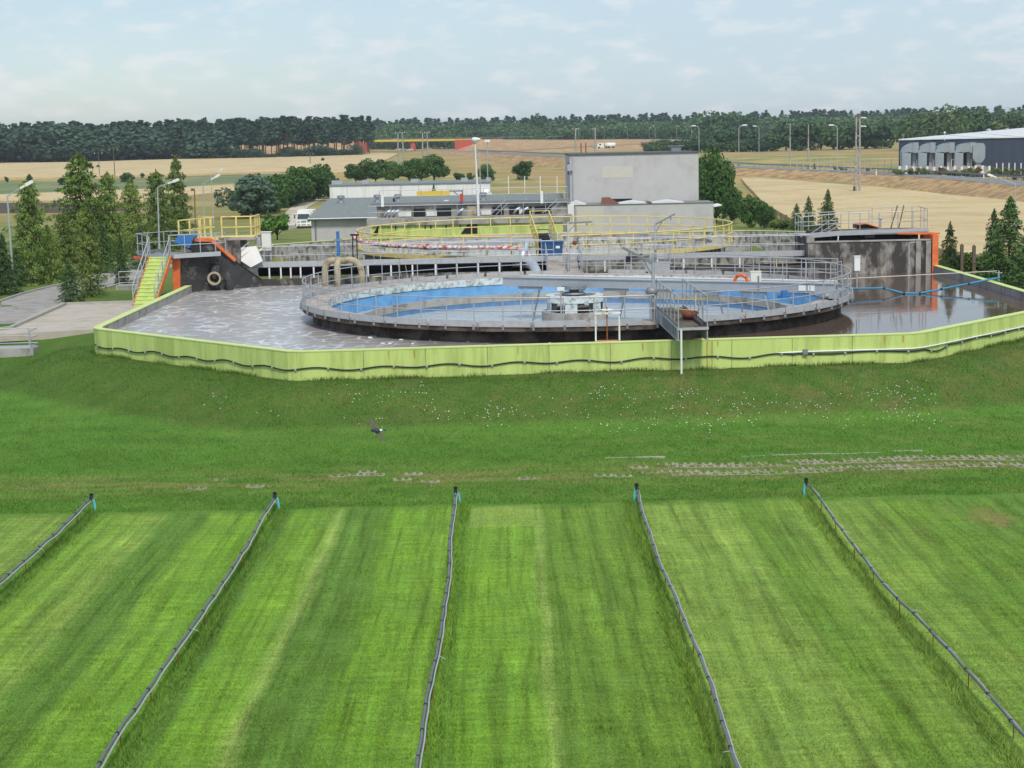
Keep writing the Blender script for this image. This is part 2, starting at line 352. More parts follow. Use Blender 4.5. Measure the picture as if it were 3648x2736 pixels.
# ground material: lawn strips between the irrigation pipes, berm grass, dry meadow further off
def groundmat(name,blade=False):
    m=bpy.data.materials.new(name); m.use_nodes=True; nt=m.node_tree; N=nt.nodes.new; L=nt.links.new
    b=nt.nodes['Principled BSDF']; b.inputs['Roughness'].default_value=.9; b.inputs['Specular IOR Level'].default_value=.12
    g=N('ShaderNodeNewGeometry'); sx=N('ShaderNodeSeparateXYZ'); L(g.outputs['Position'],sx.inputs[0]); X,Y,Z=sx.outputs
    def math_(op,a,b2=None,c=None,clamp=False):
        n=N('ShaderNodeMath'); n.operation=op; n.use_clamp=clamp
        for i,q in enumerate((a,b2,c)):
            if q is None: continue
            if isinstance(q,(int,float)): n.inputs[i].default_value=q
            else: L(q,n.inputs[i])
        return n.outputs[0]
    def noise(scale,detail=5,sxyz=(1,1,1),rough=.6,loc=(0,0,0)):
        mp=N('ShaderNodeMapping'); mp.inputs['Scale'].default_value=sxyz; mp.inputs['Location'].default_value=loc; L(g.outputs['Position'],mp.inputs[0])
        n=N('ShaderNodeTexNoise'); n.inputs['Scale'].default_value=scale; n.inputs['Detail'].default_value=detail; n.inputs['Roughness'].default_value=rough; L(mp.outputs[0],n.inputs[0]); return n.outputs[0]
    def ramp(f,stops,interp='LINEAR'):
        r=N('ShaderNodeValToRGB'); r.color_ramp.interpolation=interp; e=r.color_ramp.elements
        while len(e)<len(stops): e.new(.5)
        for q,(p,c) in zip(e,stops): q.position=p; q.color=c if len(c)==4 else tuple(c)+(1,)
        L(f,r.inputs[0]); return r.outputs[0]
    def mix(f,a,c,mode='MIX'):
        n=N('ShaderNodeMixRGB'); n.blend_type=mode
        for i,q in enumerate((f,a,c)):
            if isinstance(q,(int,float)): n.inputs[i].default_value=q
            elif isinstance(q,tuple): n.inputs[i].default_value=q
            else: L(q,n.inputs[i])
        return n.outputs[0]
    def gray(v): return (v,v,v,1)
    # strips
    wv=noise(.35,2,(1,.35,1)); xw=math_('ADD',X,math_('MULTIPLY_ADD',wv,.7,-.35))
    t=math_('MULTIPLY_ADD',xw,1/32.,.5)
    B=S(124,164,54);B2=S(130,166,60);P=S(144,168,78);D=S(104,138,56);G=S(116,148,56);G2=S(122,152,60);W=S(152,172,88)
    st=[(-16,G),(-13,P),(-12.6,D),(-12.0,D),(-11.8,B2),(-10.2,P),(-9.9,D),(-8.9,D),(-8.6,B2),(-7.1,B),(-6.8,D),(-6.45,D),(-6.3,B),(-5.3,B2),(-5.0,W),(-4.75,D),(-3.7,D),(-3.45,B),(-1.5,B2),(-1.35,D),(-1.2,B),(.45,B2),(.62,W),(.8,G),(3.3,G2),(3.7,P),(6.0,P),(6.5,G),(6.9,G2),(8.5,P),(11,G),(15,D)]
    strips=ramp(t,[((x+16)/32.,c) for x,c in st])
    # mowing streaks along Y, fine cross streaks along X
    s1=ramp(noise(3.0,3,(1,.05,1)),[(.36,gray(.72)),(.5,gray(1)),(.62,gray(1.05)),(.7,gray(1.3))]); strips=mix(.95,strips,s1,'MULTIPLY')
    s0=ramp(noise(5.5,2,(1,.02,1)),[(.32,gray(.66)),(.42,gray(1)),(.62,gray(1)),(.74,gray(1.16))]); strips=mix(.85,strips,s0,'MULTIPLY')
    s2=ramp(noise(3.2,6,(.3,2.2,1),.7),[(.3,gray(.66)),(.52,gray(1)),(.72,gray(1.34))]); strips=mix(.85,strips,s2,'MULTIPLY')
    ln=ramp(math_('MULTIPLY_ADD',math_('SINE',math_('MULTIPLY',math_('ADD',xw,math_('MULTIPLY',noise(.8,2,(1,.2,1)),.5)),10.2)),.5,.5),[(.0,gray(.78)),(.18,gray(1)),(.85,gray(1)),(1,gray(1.14))]); strips=mix(.8,strips,ln,'MULTIPLY')
    wd=math_('MULTIPLY',ramp(noise(7,5,(1,1,1),.7),[(.55,gray(0)),(.68,gray(1))]),ramp(noise(.28,3,loc=(9,1,0)),[(.45,gray(.15)),(.6,gray(1))])); strips=mix(math_('MULTIPLY',wd,.6),strips,S(64,102,40))
    yd=ramp(noise(.5,5),[(.36,gray(0)),(.62,gray(1))]); strips=mix(math_('MULTIPLY',yd,.4),strips,S(102,138,62))
    bpn=ramp(noise(.32,6,(1,.5,1),.68,(3,8,0)),[(.52,gray(0)),(.66,gray(1))]); strips=mix(math_('MULTIPLY',math_('MULTIPLY',bpn,math_('MULTIPLY_ADD',X,.2,-1.8,True)),.75),strips,S(156,130,88))
    # pale mown rectangle beyond the third pipe
    rc=math_('MULTIPLY',math_('MULTIPLY',math_('GREATER_THAN',X,-1.25),math_('LESS_THAN',X,.55)),math_('GREATER_THAN',Y,44.6)); strips=mix(math_('MULTIPLY',rc,.5),strips,S(150,166,88))
    # berm / rough grass
    ga=ramp(noise(.8,7),[(.3,S(68,98,42)),(.5,S(88,122,50)),(.72,S(106,138,58))])
    br=ramp(noise(.55,8,rough=.7,loc=(4,9,0)),[(.45,gray(0)),(.64,gray(1))])
    bx=math_('MULTIPLY_ADD',X,.02,.5,True)   # drier towards the right
    ga=mix(math_('MULTIPLY',br,bx),ga,S(150,130,88))
    gd=ramp(noise(.22,4,(.6,1.6,1),loc=(2,2,0)),[(.42,gray(0)),(.6,gray(1))]); ga=mix(math_('MULTIPLY',gd,.45),ga,S(84,126,46))
    bz=math_('MULTIPLY_ADD',Z,5.,-.9,True); flat=ramp(noise(.5,6,(.5,1.3,1)),[(.3,S(82,122,46)),(.55,S(98,140,54)),(.75,S(116,150,66))]); ga=mix(bz,mix(.65,ga,flat),mix(.6,mix(math_('MULTIPLY',ramp(noise(1.1,8,rough=.72,loc=(14,3,0)),[(.5,gray(0)),(.64,gray(1))]),math_('MULTIPLY_ADD',X,.012,.5,True)),ga,S(150,128,86)),S(76,102,42)))
    # worn band of the paved track
    yt=math_('SUBTRACT',Y,math_('MULTIPLY_ADD',X,.012,51.6)); band=ramp(math_('ABSOLUTE',yt),[(.0,gray(1)),(.55,gray(1)),(1,gray(0))]) if False else None
    ab=math_('ABSOLUTE',yt); bandm=math_('SUBTRACT',1,math_('MULTIPLY',ab,.42),None,True)
    ws=ramp(noise(1.1,6,(.3,1.6,1),loc=(1,5,0)),[(.42,gray(0)),(.62,gray(1))]); ga=mix(math_('MULTIPLY',math_('MULTIPLY',bandm,ws),.8),ga,S(150,140,92))
    edge=math_('MULTIPLY_ADD',noise(.9,5,rough=.7),1.6,46.6); near=math_('MULTIPLY',math_('SUBTRACT',edge,Y),1.6,None,True); col=mix(near,ga,strips)
    # dry meadow far off
    dm=ramp(noise(.05,7),[(.32,S(110,124,72)),(.5,S(150,146,92)),(.66,S(196,170,118))])
    dm2=ramp(noise(.013,4,loc=(30,1,0)),[(.42,gray(0)),(.58,gray(1))]); dm=mix(math_('MULTIPLY',dm2,.7),dm,S(176,142,98))
    md=ramp(noise(.25,6),[(.3,S(92,112,58)),(.55,S(118,128,68)),(.7,S(152,142,92))])
    f1=math_('MULTIPLY_ADD',Y,1/30.,-3.0,True); col=mix(f1,col,md); f2=math_('MULTIPLY_ADD',Y,1/160.,-1.25,True); col=mix(f2,col,dm)
    sp=noise(22,4,(1,.6,1)); fine=ramp(sp,[(.3,gray(.62)),(.5,gray(1)),(.72,gray(1.35))]); col=mix(.8,col,fine,'MULTIPLY')
    if blade: col=mix(1,col,gray(1.12),'MULTIPLY')
    L(col,b.inputs['Base Color'])
    if not blade:
        bp=N('ShaderNodeBump'); bp.inputs['Strength'].default_value=.7; bp.inputs['Distance'].default_value=.05; L(noise(16,6),bp.inputs['Height']); L(bp.outputs[0],b.inputs['Normal'])
    MT[name]=m; return m
groundmat('ground'); groundmat('blade',True)
me=bpy.data.meshes.new('ground'); me.from_pydata(gv.tolist(),[],gf.tolist()); me.materials.append(MT['ground']); me.polygons.foreach_set('use_smooth',[True]*len(me.polygons))
go=bpy.data.objects.new('ground',me); C.objects.link(go); go['kind']='structure'
def sheet(name,bot,top,mt,off=.05,skirt=0,n=40,rows=12,kind='structure',label=None,cat=None,jit=0):
    """a patch of ground between two lines of points traced on the terrain"""
    def res(pts):
        g=[gnd(*p) for p in pts]; return along(g,sum((g[i+1]-g[i]).length for i in range(len(g)-1))/n)[:n+1]
    a=res(bot);b=res(top); k=min(len(a),len(b)); m=M(); vs=[]
    for j in range(rows+1):
        for i in range(k):
            p=a[i].lerp(b[i],j/rows); vs.append((p.x,p.y,tz(p.x,p.y)+off+random.uniform(-jit,jit)))
    fs=[(j*k+i,j*k+i+1,(j+1)*k+i+1,(j+1)*k+i) for j in range(rows) for i in range(k-1)]; m.add(vs,fs)
    if skirt:
        rim=[i for i in range(k)]+[j*k+k-1 for j in range(1,rows+1)]+[rows*k+i for i in range(k-2,-1,-1)]+[j*k for j in range(rows-1,0,-1)]
        q=[vs[i] for i in rim]; q2=[(x,y,z-skirt) for x,y,z in q]; t=len(q); m.add(q+q2,[(i,i+t,(i+1)%t+t,(i+1)%t) for i in range(t)])
    if kind=='structure': return struct(name,m,MT[mt])
    return stuff(name,m,MT[mt],label,cat)
sheet('wheat_field',[(-60,642),(0,640),(300,636),(536,630),(783,622),(1000,618),(1190,622),(1290,616)],[(-60,584),(0,583),(300,577),(600,570),(912,560),(1150,553),(1300,549),(1420,551)],'wheat',.6,.8,60,16,'stuff','ripe wheat field between the pine forest and the green strip','wheat field')
sheet('wheat_field',[(-60,724),(0,723),(200,723),(536,721),(783,692),(900,680)],[(-60,702),(0,700),(200,692),(536,680),(800,664),(920,660)],'wheat',.5,.7,50,8,'stuff','narrow strip of ripe wheat behind the conifers on the left','wheat field')
sheet('wheat_field',[(2655,662),(2740,745),(2830,800),(3000,850),(3400,925),(3700,960)],[(2640,641),(2700,641),(2829,651),(3043,669),(3129,675),(3300,694),(3514,716),(3700,738)],'wheat',.55,.7,60,18,'stuff','wheat field between the right concrete chamber and the road bank','wheat field')
sheet('ploughed_strip',[(-60,762),(0,760),(200,758),(480,750)],[(-60,724),(0,723.5),(200,723.5),(480,723)],'dark_soil',.06,0,30,6)
sheet('green_strip',[(-60,702),(0,700),(200,692),(536,680),(800,664),(1000,658),(1180,655)],[(-60,655),(0,652),(300,645),(536,634),(800,624),(1000,620),(1190,624)],'meadow',.08,0,40,8)
# ---------------------------------------------------------------- roads
def road(name,pts,wid,mt,off=.05,bank=0,bankmat=None,bankname=None,drop=None,dens=3.0,jit=0):
    P=[];pts=[Vector(p) for p in pts]
    for i in range(len(pts)-1):     # Catmull-Rom through the points
        p0=pts[max(i-1,0)];p1=pts[i];p2=pts[i+1];p3=pts[min(i+2,len(pts)-1)]; n=max(2,int((p2-p1).length/dens))
        for k in range(n):
            t=k/n; P.append(.5*((2*p1)+(p2-p0)*t+(2*p0-5*p1+4*p2-p3)*t*t+(3*p1-p0-3*p2+p3)*t**3))
    P.append(pts[-1]); Lf=[];Rt=[];Nn=[]
    for i,p in enumerate(P):
        d=(P[min(i+1,len(P)-1)]-P[max(i-1,0)]); d.z=0; d.normalize(); n=Vector((-d.y,d.x,0)); Nn.append(n); Lf.append(p+n*wid/2); Rt.append(p-n*wid/2)
    k=len(P); m=M().add([q+V(0,0,off) for q in Lf]+[q+V(0,0,off) for q in Rt],[(i,k+i,k+i+1,i+1) for i in range(k-1)])
    r=struct(name,m,MT[mt])
    if bank:
        m=M();vs=[]
        for i in range(k):
            for s,e in ((1,Lf[i]),(-1,Rt[i])):
                for f in (0,.12,.35,.6,.85,1.0):
                    q=e+Nn[i]*s*bank*f; g=tz(q.x,q.y)-.3 if f==1 else max(tz(q.x,q.y)-.3,e.z-.02-(e.z-tz(q.x,q.y))*max(0,f-.1)/.9)
                    vs.append((q.x+random.uniform(-jit,jit),q.y,g+(random.uniform(-jit,jit) if 0<f<1 else 0)))
        fs=[(i*12+o+j,i*12+o+j+1,(i+1)*12+o+j+1,(i+1)*12+o+j) for i in range(k-1) for o in (0,6) for j in range(5)]
        fs+=[(i*12,i*12+6,(i+1)*12+6,(i+1)*12) for i in range(k-1)]
        struct(bankname,m.add(vs,fs),MT[bankmat])
    return P,Nn
g=lambda x,y:gnd(x,y)
# drive on the left, with kerbs
drive=[g(-160,1200),g(0,1126),g(110,1082),g(212,1045),g(350,1008),g(512,958),g(640,905),g(800,845),g(980,818),g(1100,806)]
DP,DN=road('drive',drive,4.0,'asphalt',.05,dens=1.5)
for s in (1,-1):
    m=M(); q=[p+n*s*2.1+V(0,0,.06) for p,n in zip(DP,DN)]
    for i in range(len(q)-1): m.bar(q[i],q[i+1],.16,.16)
    struct('kerb',m,MT['kerb'])
# paved pad beside the basin
pad=[g(-60,1235),g(345,1185)+V(-.1,0,0),V(-19.3,84,1.8),V(-19.3,93.2,1.8),g(505,1083),g(232,1090),g(40,1180),g(-60,1210)]
vs=[(p.x,p.y,max(tz(p.x,p.y),1.78)+.03) for p in pad]
struct('parking_pad',M().slab([(x,y,z-.35) for x,y,z in vs],(0,0,.36)),MT['pad'])
m=M(); q=[Vector(vs[i]) for i in (4,5,6,7)]
for i in range(3): m.bar(q[i]+V(0,0,.05),q[i+1]+V(0,0,.05),.22,.2)
struct('kerb',m,MT['kerb'])
# gravel track going off behind the hedge
road('gravel_track',[g(1010,806),g(1040,770),g(1075,735),g(1150,700),g(1200,680),g(1260,655)],3.2,'gravel',.07,dens=3)
# main road on its bank
HW=[at(3900,676,.9),at(3648,655,1.0),at(3350,630,1.2),at(3050,613,1.5),at(2700,598,2.2),at(2350,578,3.6),at(2000,558,4.8),at(1750,545,5.0),at(1550,532,5.0),at(1400,521,5.2)]
HP,HN=road('main_road',HW,7.6,'hwy',.05,8,'soil','road_bank',dens=2.5,jit=.22)
m=M()
for lane in (-3.4,0,3.4):
    s=0
    for i in range(len(HP)-1):
        a,b2=HP[i],HP[i+1]
        if a.y>520: break
        if lane!=0 and i%1: continue
        if lane==0 and i%2: continue
        e=b2 if lane else a.lerp(b2,.9)
        n=HN[i]*lane; u=HN[i]*.08; z=V(0,0,.06)
        m.add([a+n-u+z,a+n+u+z,e+n+u+z,e+n-u+z],[(0,3,2,1)])
struct('road_marking',m,MT['marking'])
# ramp and raised road that crosses on the bridge
UP=[V(-330,1160,9.5),V(-130,1160,12.0),atY(1270,500,1160),atY(1690,495,1160),atY(1960,498,1120),atY(2250,496,1060),atY(2480,500,1000),atY(2700,520,960)]
UPa=[p for p in UP]
road('raised_road',[atY(1735,496,1150)]+UPa[4:],9,'hwy',.05,26,'bank','raised_bank',dens=14,jit=.3)
road('raised_road',UPa[:3],9,'hwy',.05,26,'bank','raised_bank',dens=14,jit=.3)
road('slip_road',[atY(1760,545,900),atY(1900,534,900),atY(2150,520,930),atY(2400,508,960),atY(2470,503,980)],6,'hwy',.3,18,'bank','slip_bank',dens=12,jit=.25)
# ---------------------------------------------------------------- lime basin wall
ZT=2.5; ZW=2.1
bw=thing('basin_wall','long lime green wall of the front settling basin above the grass berm','wall',(3,65.5,1.2))
core_o=offs(OUT,.05)
m=M()
for i in range(len(OUT)-1):
    a,b,c,d=core_o[i],core_o[i+1],INN[i+1],INN[i]
    m.slab([(a[0],a[1],-.8),(b[0],b[1],-.8),(c[0],c[1],-.8),(d[0],d[1],-.8)],(0,0,ZT+.78))
m.obj('inner_wall',MT['concrete'],bw)
fine=[]   # split the painted face into panels
for i in range(len(OUT)-1):
    a=Vector(OUT[i]);b=Vector(OUT[i+1]);l=(b-a).length; n=max(1,round(l/2.45))
    for k in range(n):
        fine.append((a.lerp(b,k/n),a.lerp(b,(k+1)/n),l<1.2))
for a,b,short in fine:
    t=(b-a).normalized(); n=Vector((-t.y,t.x)); e=0 if short else .011
    a2=a+t*e;b2=b-t*e
    M().slab([(a2.x,a2.y,.4),(b2.x,b2.y,.4),(b2.x+n.x*.047,b2.y+n.y*.047,.4),(a2.x+n.x*.047,a2.y+n.y*.047,.4)],(0,0,ZT-.4)).obj('wall_panel',MT['lime'],bw)
inn2=offs(OUT,.37); o2=offs(OUT,-.015)
m=M()
for i in range(len(OUT)-1):
    a,b,c,d=o2[i],o2[i+1],inn2[i+1],inn2[i]
    m.slab([(a[0],a[1],ZT+.002),(b[0],b[1],ZT+.002),(c[0],c[1],ZT+.002),(d[0],d[1],ZT+.002)],(0,0,.04))
m.obj('coping',MT['lime_top'],bw)
# rust streaks run down the face
def wallface(x): # point on the front face at given X between the knees
    a=Vector((-8.2,64.55));b=Vector((16.0,66.15)); t=(x-a.x)/(b.x-a.x); return a.lerp(b,t)
for px,py,hh,ww in ((1472,1262,.32,.04),(2297,1240,.3,.04),(3145,1200,.3,.05),(3205,1195,.26,.05),(2512,1215,1.05,.04),(2530,1215,.9,.03),(2556,1220,.2,.03),(1335,1345,.3,.03),(1850,1340,.3,.03)):
    p=at(px,py,2.4); q=wallface(p.x); M().slab([(q.x-ww,q.y-.004,ZT-.04),(q.x+ww,q.y-.004,ZT-.04),(q.x+ww*.6,q.y-.004,ZT-.04-hh),(q.x,q.y-.004,ZT-.04-hh*1.1),(q.x-ww*.7,q.y-.004,ZT-.04-hh*.8)],(0,.0035,0)).obj('rust_streak',MT['rust_stain'],bw)
# black cable and white conduit along the wall
def wallpath(s):  # arc length along outer path starting at the left rounded corner
    pts=[Vector(p) for p in OUT[1:10]]
    for i in range(len(pts)-1):
        l=(pts[i+1]-pts[i]).length
        if s<=l or i==len(pts)-2:
            t=(pts[i+1]-pts[i]).normalized(); n=Vector((t.y,-t.x)); return pts[i]+t*s,n
        s-=l
m=M();pts=[]
for i in range(0,330):
    s=.9+i*.16
    p,n=wallpath(s)
    sag=.055*math.sin(s*2*PI/2.6)+.02*math.sin(s*1.3)
    base=1.83 if s>14 else 1.83-.02*(14-s)*.3
    if s>35.2: base=1.86+.0*s; sag=.03*math.sin(s*2*PI/3.4)
    if 40.6<s<42.6: sag=-.17*math.sin((s-40.6)/2*PI)
    pts.append((p.x+n.x*.045,p.y+n.y*.045,base+sag))
cb=thing('cable','thick black cable sagging in waves along the lime green wall','cable',pts[100])
m.tube(pts,.028,5).obj('cable_run',MT['black'],cb)
cm=M().box(-.04,.04,-.025,.025,-.035,.035).mesh('clip',MT['galv'])
for i in range(3,330,8): inst('clip',cm,cb,V(*pts[i])+V(0,-.015,.0))
cp=[]
for i in range(0,30):
    s=35.6+i*.62; p,n=wallpath(s); cp.append((p.x+n.x*.05,p.y+n.y*.05,1.94))
ct=thing('conduit','white plastic conduit with a grey junction box running right along the lime wall','conduit',cp[0])
p0=V(*cp[0])
M().tube([p0+V(-1.25,0,.62),p0+V(-1.25,0,.02),p0+V(-1.2,0,-.03),p0]+[V(*q) for q in cp[1:]],.03,6).obj('conduit_run',MT['white_paint'],ct)
M().box(p0.x-.1,p0.x+.1,p0.y-.09,p0.y+.01,p0.z-.1,p0.z+.1).obj('junction_box',MT['galv_dark'],ct)
# rusty bracket on the coping
p=at(2512,1203,2.55); br=thing('bracket','small rusty bracket standing on the lime wall beside the access walkway','bracket',p)
M().box(p.x-.14,p.x+.14,p.y-.06,p.y+.1,ZT+.045,ZT+.075).obj('base_plate',MT['rust'],br); M().slab([p+V(-.05,.02,.02),p+V(.05,.02,.02),p+V(.03,.02,.35),p+V(-.03,.02,.35)],(0,.05,0)).obj('fin',MT['rust'],br)
# ---------------------------------------------------------------- clarifier with blue inside
TC=(3.2,82.0); RO=13.4; RI=12.15; ZR=2.92
tk=thing('clarifier_tank','round concrete clarifier painted blue inside, standing in the brown front basin','tank',(TC[0],TC[1],.3))
c0=TC
M().ring(TC,12.55,12.85,.3,2.62,140).obj('outer_wall',MT['concrete_dark'],tk,True)
M().ring(TC,RI,RO-.06,2.8,2.9,160).obj('deck',MT['deck'],tk); M().ring(TC,RI+.02,RO-.03,2.62,2.797,160).obj('edge_beam',MT['concrete_dark'],tk)
M().ring(TC,12.14,12.16,2.5,2.88,160).obj('painted_band',MT['flaky'],tk)
M().ring(TC,12.17,12.4,1.2,2.61,160).obj('blue_wall',MT['blue_wall'],tk,True)
M().ring(TC,10.6,12.17,1.5,1.7,140).obj('channel_floor',MT['blue_pale'],tk)
M().ring(TC,10.46,10.62,1.72,2.1,150).obj('launder_wall',MT['concrete'],tk)
M().ring(TC,10.47,10.61,1.0,1.717,150).obj('launder_lower',MT['blue_shaded'],tk,True)
ka=2*PI/36
km=M().ring((0,0),13.385,13.42,2.82,3.09,5,.006,ka-.006).mesh('kick_plate',MT['kick'])
for k in range(36):
    a=(k+.5)*ka
    if -1.36<((a+PI)%(2*PI)-PI)<-1.20 or 1.45<a<1.62: continue      # gaps at the access walkway and the far gate
    inst('kick_plate',km,tk,(TC[0],TC[1],0),k*ka)
am=-PI/2+.24
rp=circ(TC,13.3,2.9,120,-1.20,-1.36+2*PI)
railing(tk,rp,MT['galv'],1.13,(.58,),1.28,.026)
# base brackets of posts under the deck edge
bk=M()
for a in [i*2*PI/65 for i in range(65)]:
    q=V(TC[0]+13.42*math.cos(a),TC[1]+13.42*math.sin(a),2.8); bk.bar(q+V(0,0,-.12),q+V(0,0,.1),.1,.03)
bk.obj('post_brackets',MT['galv_dark'],tk)['kind']='stuff'
# centre well with windows
cc=V(3.15,81.2,0); 
M().lathe((cc.x,cc.y,0),[(1.5,.8),(1.6,.8),(1.62,2.22),(1.42,2.22),(1.42,1.0)],48).obj('inlet_drum',MT['concrete'],tk)
for k in range(6):
    a=k*PI/3+.35; q=V(cc.x+1.22*math.cos(a),cc.y+1.22*math.sin(a),0)
    M().ring((cc.x,cc.y),1.05,1.38,2.2,2.68,4,a-.22,a+.22).add([],[]).obj('pillar',MT['flaky'],tk)
M().ring((cc.x,cc.y),1.0,1.42,2.68,3.0,48).obj('ring_beam',MT['flaky'],tk)
M().lathe((cc.x,cc.y,0),[(0,2.0),(.9,2.0),(.9,2.4),(0,2.4)],24).obj('inner_core',MT['concrete_dark'],tk)
M().lathe((cc.x,cc.y+.6,0),[(0,2.98),(.55,2.98),(.5,3.06),(.22,3.1),(.3,3.2),(.62,3.24),(.6,3.4),(0,3.4)],20).obj('bearing',MT['galv_dark'],tk)
# ---------------------------------------------------------------- water
def watermat(name,base,foam=0,rough=.06,bump=.25,bs=1.2,foamcol=(.55,.55,.56,1),dist=.04):
    m=bpy.data.materials.new(name); m.use_nodes=True; nt=m.node_tree; N=nt.nodes.new; L=nt.links.new; b=nt.nodes['Principled BSDF']
    b.inputs['Roughness'].default_value=rough; b.inputs['IOR'].default_value=1.33; b.inputs['Specular IOR Level'].default_value=.5
    g=N('ShaderNodeNewGeometry'); mp=N('ShaderNodeMapping'); mp.inputs['Scale'].default_value=(.5,1.2,1); L(g.outputs['Position'],mp.inputs[0])
    n=N('ShaderNodeTexNoise'); n.inputs['Scale'].default_value=bs; n.inputs['Detail'].default_value=5; n.inputs['Distortion'].default_value=.4; L(mp.outputs[0],n.inputs[0])
    bp=N('ShaderNodeBump'); bp.inputs['Strength'].default_value=bump; bp.inputs['Distance'].default_value=dist; L(n.outputs[0],bp.inputs['Height']); L(bp.outputs[0],b.inputs['Normal'])
    b.inputs['Base Color'].default_value=base
    if foam:
        sx=N('ShaderNodeSeparateXYZ'); L(g.outputs['Position'],sx.inputs[0])
        # stirred to the left: foam threads fade out to the right
        n5=N('ShaderNodeTexNoise'); n5.inputs['Scale'].default_value=.16; n5.inputs['Detail'].default_value=3; L(g.outputs['Position'],n5.inputs[0])
        f=N('ShaderNodeMath'); f.operation='MULTIPLY_ADD'; f.inputs[1].default_value=-.09; f.inputs[2].default_value=-.35; L(sx.outputs[0],f.inputs[0])
        f2=N('ShaderNodeMath'); f2.operation='MULTIPLY_ADD'; f2.inputs[1].default_value=1.6; L(n5.outputs[0],f2.inputs[0]); L(f.outputs[0],f2.inputs[2]); f2.use_clamp=True
        # lace of foam threads: cell edges, warped, broken up by noise
        mp2=N('ShaderNodeMapping'); mp2.inputs['Scale'].default_value=(.36,.26,1); L(g.outputs['Position'],mp2.inputs[0])
        nw=N('ShaderNodeTexNoise'); nw.inputs['Scale'].default_value=1.1; nw.inputs['Detail'].default_value=4; L(mp2.outputs[0],nw.inputs[0])
        wv=N('ShaderNodeMixRGB'); wv.blend_type='ADD'; wv.inputs[0].default_value=1.1; L(mp2.outputs[0],wv.inputs[1]); L(nw.outputs['Color'],wv.inputs[2])
        vo=N('ShaderNodeTexVoronoi'); vo.feature='DISTANCE_TO_EDGE'; vo.inputs['Scale'].default_value=3.0; L(wv.outputs[0],vo.inputs['Vector'])
        rr=N('ShaderNodeValToRGB'); rr.color_ramp.elements[0].position=.0; rr.color_ramp.elements[0].color=(1,1,1,1); rr.color_ramp.elements[1].position=.11; rr.color_ramp.elements[1].color=(0,0,0,1); L(vo.outputs['Distance'],rr.inputs[0])
        n7=N('ShaderNodeTexNoise'); n7.inputs['Scale'].default_value=1.7; n7.inputs['Detail'].default_value=6; n7.inputs['Roughness'].default_value=.7; L(mp2.outputs[0],n7.inputs[0])
        r7=N('ShaderNodeValToRGB'); r7.color_ramp.elements[0].position=.42; r7.color_ramp.elements[1].position=.58; L(n7.outputs[0],r7.inputs[0])
        s=N('ShaderNodeMath'); s.operation='MULTIPLY'; L(rr.outputs[0],s.inputs[0]); L(r7.outputs[0],s.inputs[1])
        k=N('ShaderNodeMath'); k.operation='MULTIPLY'; L(s.outputs[0],k.inputs[0]); L(f2.outputs[0],k.inputs[1])
        base2=N('ShaderNodeMixRGB'); base2.inputs[1].default_value=base; base2.inputs[2].default_value=S(178,174,170); kk=N('ShaderNodeMath'); kk.operation='MULTIPLY'; kk.inputs[1].default_value=.75; L(f2.outputs[0],kk.inputs[0]); L(kk.outputs[0],base2.inputs[0])
        mx=N('ShaderNodeMixRGB'); mx.inputs[2].default_value=foamcol; L(k.outputs[0],mx.inputs[0]); L(base2.outputs[0],mx.inputs[1]); L(mx.outputs[0],b.inputs['Base Color'])
        ro=N('ShaderNodeMath'); ro.operation='MULTIPLY_ADD'; ro.inputs[1].default_value=.22; ro.inputs[2].default_value=rough; L(f2.outputs[0],ro.inputs[0]); L(ro.outputs[0],b.inputs['Roughness'])
        bs_=N('ShaderNodeMath'); bs_.operation='MULTIPLY_ADD'; bs_.inputs[1].default_value=.5; bs_.inputs[2].default_value=bump; L(f2.outputs[0],bs_.inputs[0]); L(bs_.outputs[0],bp.inputs['Strength'])
    MT[name]=m; return m
watermat('basin_water',S(104,88,78),1,.045,.10,1.4,S(232,232,234)); watermat('tank_water',S(188,195,196),0,.12,.9,2.2,dist=.09); watermat('sump_water',S(60,52,46),0,.05,.1)
def starwater(poly,c,r0,z,name,mt,n=220):
    pv=[Vector(p) for p in poly]; vs=[]
    for i in range(n):
        a=2*PI*i/n; d=Vector((math.cos(a),math.sin(a))); best=99
        for j in range(len(pv)):
            p=pv[j]-Vector(c); e=pv[(j+1)%len(pv)]-pv[j]; den=d.x*(-e.y)+d.y*e.x
            if abs(den)<1e-9: continue
            t=(p.x*(-e.y)+p.y*e.x)/den; u=(d.x*p.y-d.y*p.x)/den
            if t>0 and -1e-6<=u<=1+1e-6: best=min(best,t)
        vs+=[(c[0]+d.x*r0,c[1]+d.y*r0,z),(c[0]+d.x*best,c[1]+d.y*best,z)]
    return struct(name,M().add(vs,[(2*i,2*i+1,(2*i+3)%(2*n),(2*i+2)%(2*n)) for i in range(n)]),MT[mt])
IN3=offs(OUT,.34)
starwater(IN3[:-1]+[(25.5,100.9),(-19.0,101.2),(-19.0,97.2)],TC,12.8,ZW,'basin_water','basin_water')
struct('tank_water',M().lathe((TC[0],TC[1],1.48),[(1.55,0),(6,0),(10.5,0)],120),MT['tank_water'])
struct('channel_water',M().lathe((TC[0],TC[1],1.78),[(10.6,0),(12.18,0)],120),MT['tank_water'])
# foam flecks on the near water
m=M()
for _ in range(46):
    px=random.choice([random.uniform(1850,2300),random.uniform(1300,1750)]); q=at(px,random.uniform(1180,1225),ZW+.01)
    if q.y<66.2: continue
    for _k in range(random.randint(1,4)): m.blob((q.x+random.uniform(-.2,.2),q.y+random.uniform(-.2,.2),ZW+.01),random.uniform(.03,.12),random.uniform(.03,.12),.025,7,4)
stuff('foam_flecks',m,MT['flower'],'white foam flecks floating between the tank and the lime wall','foam')
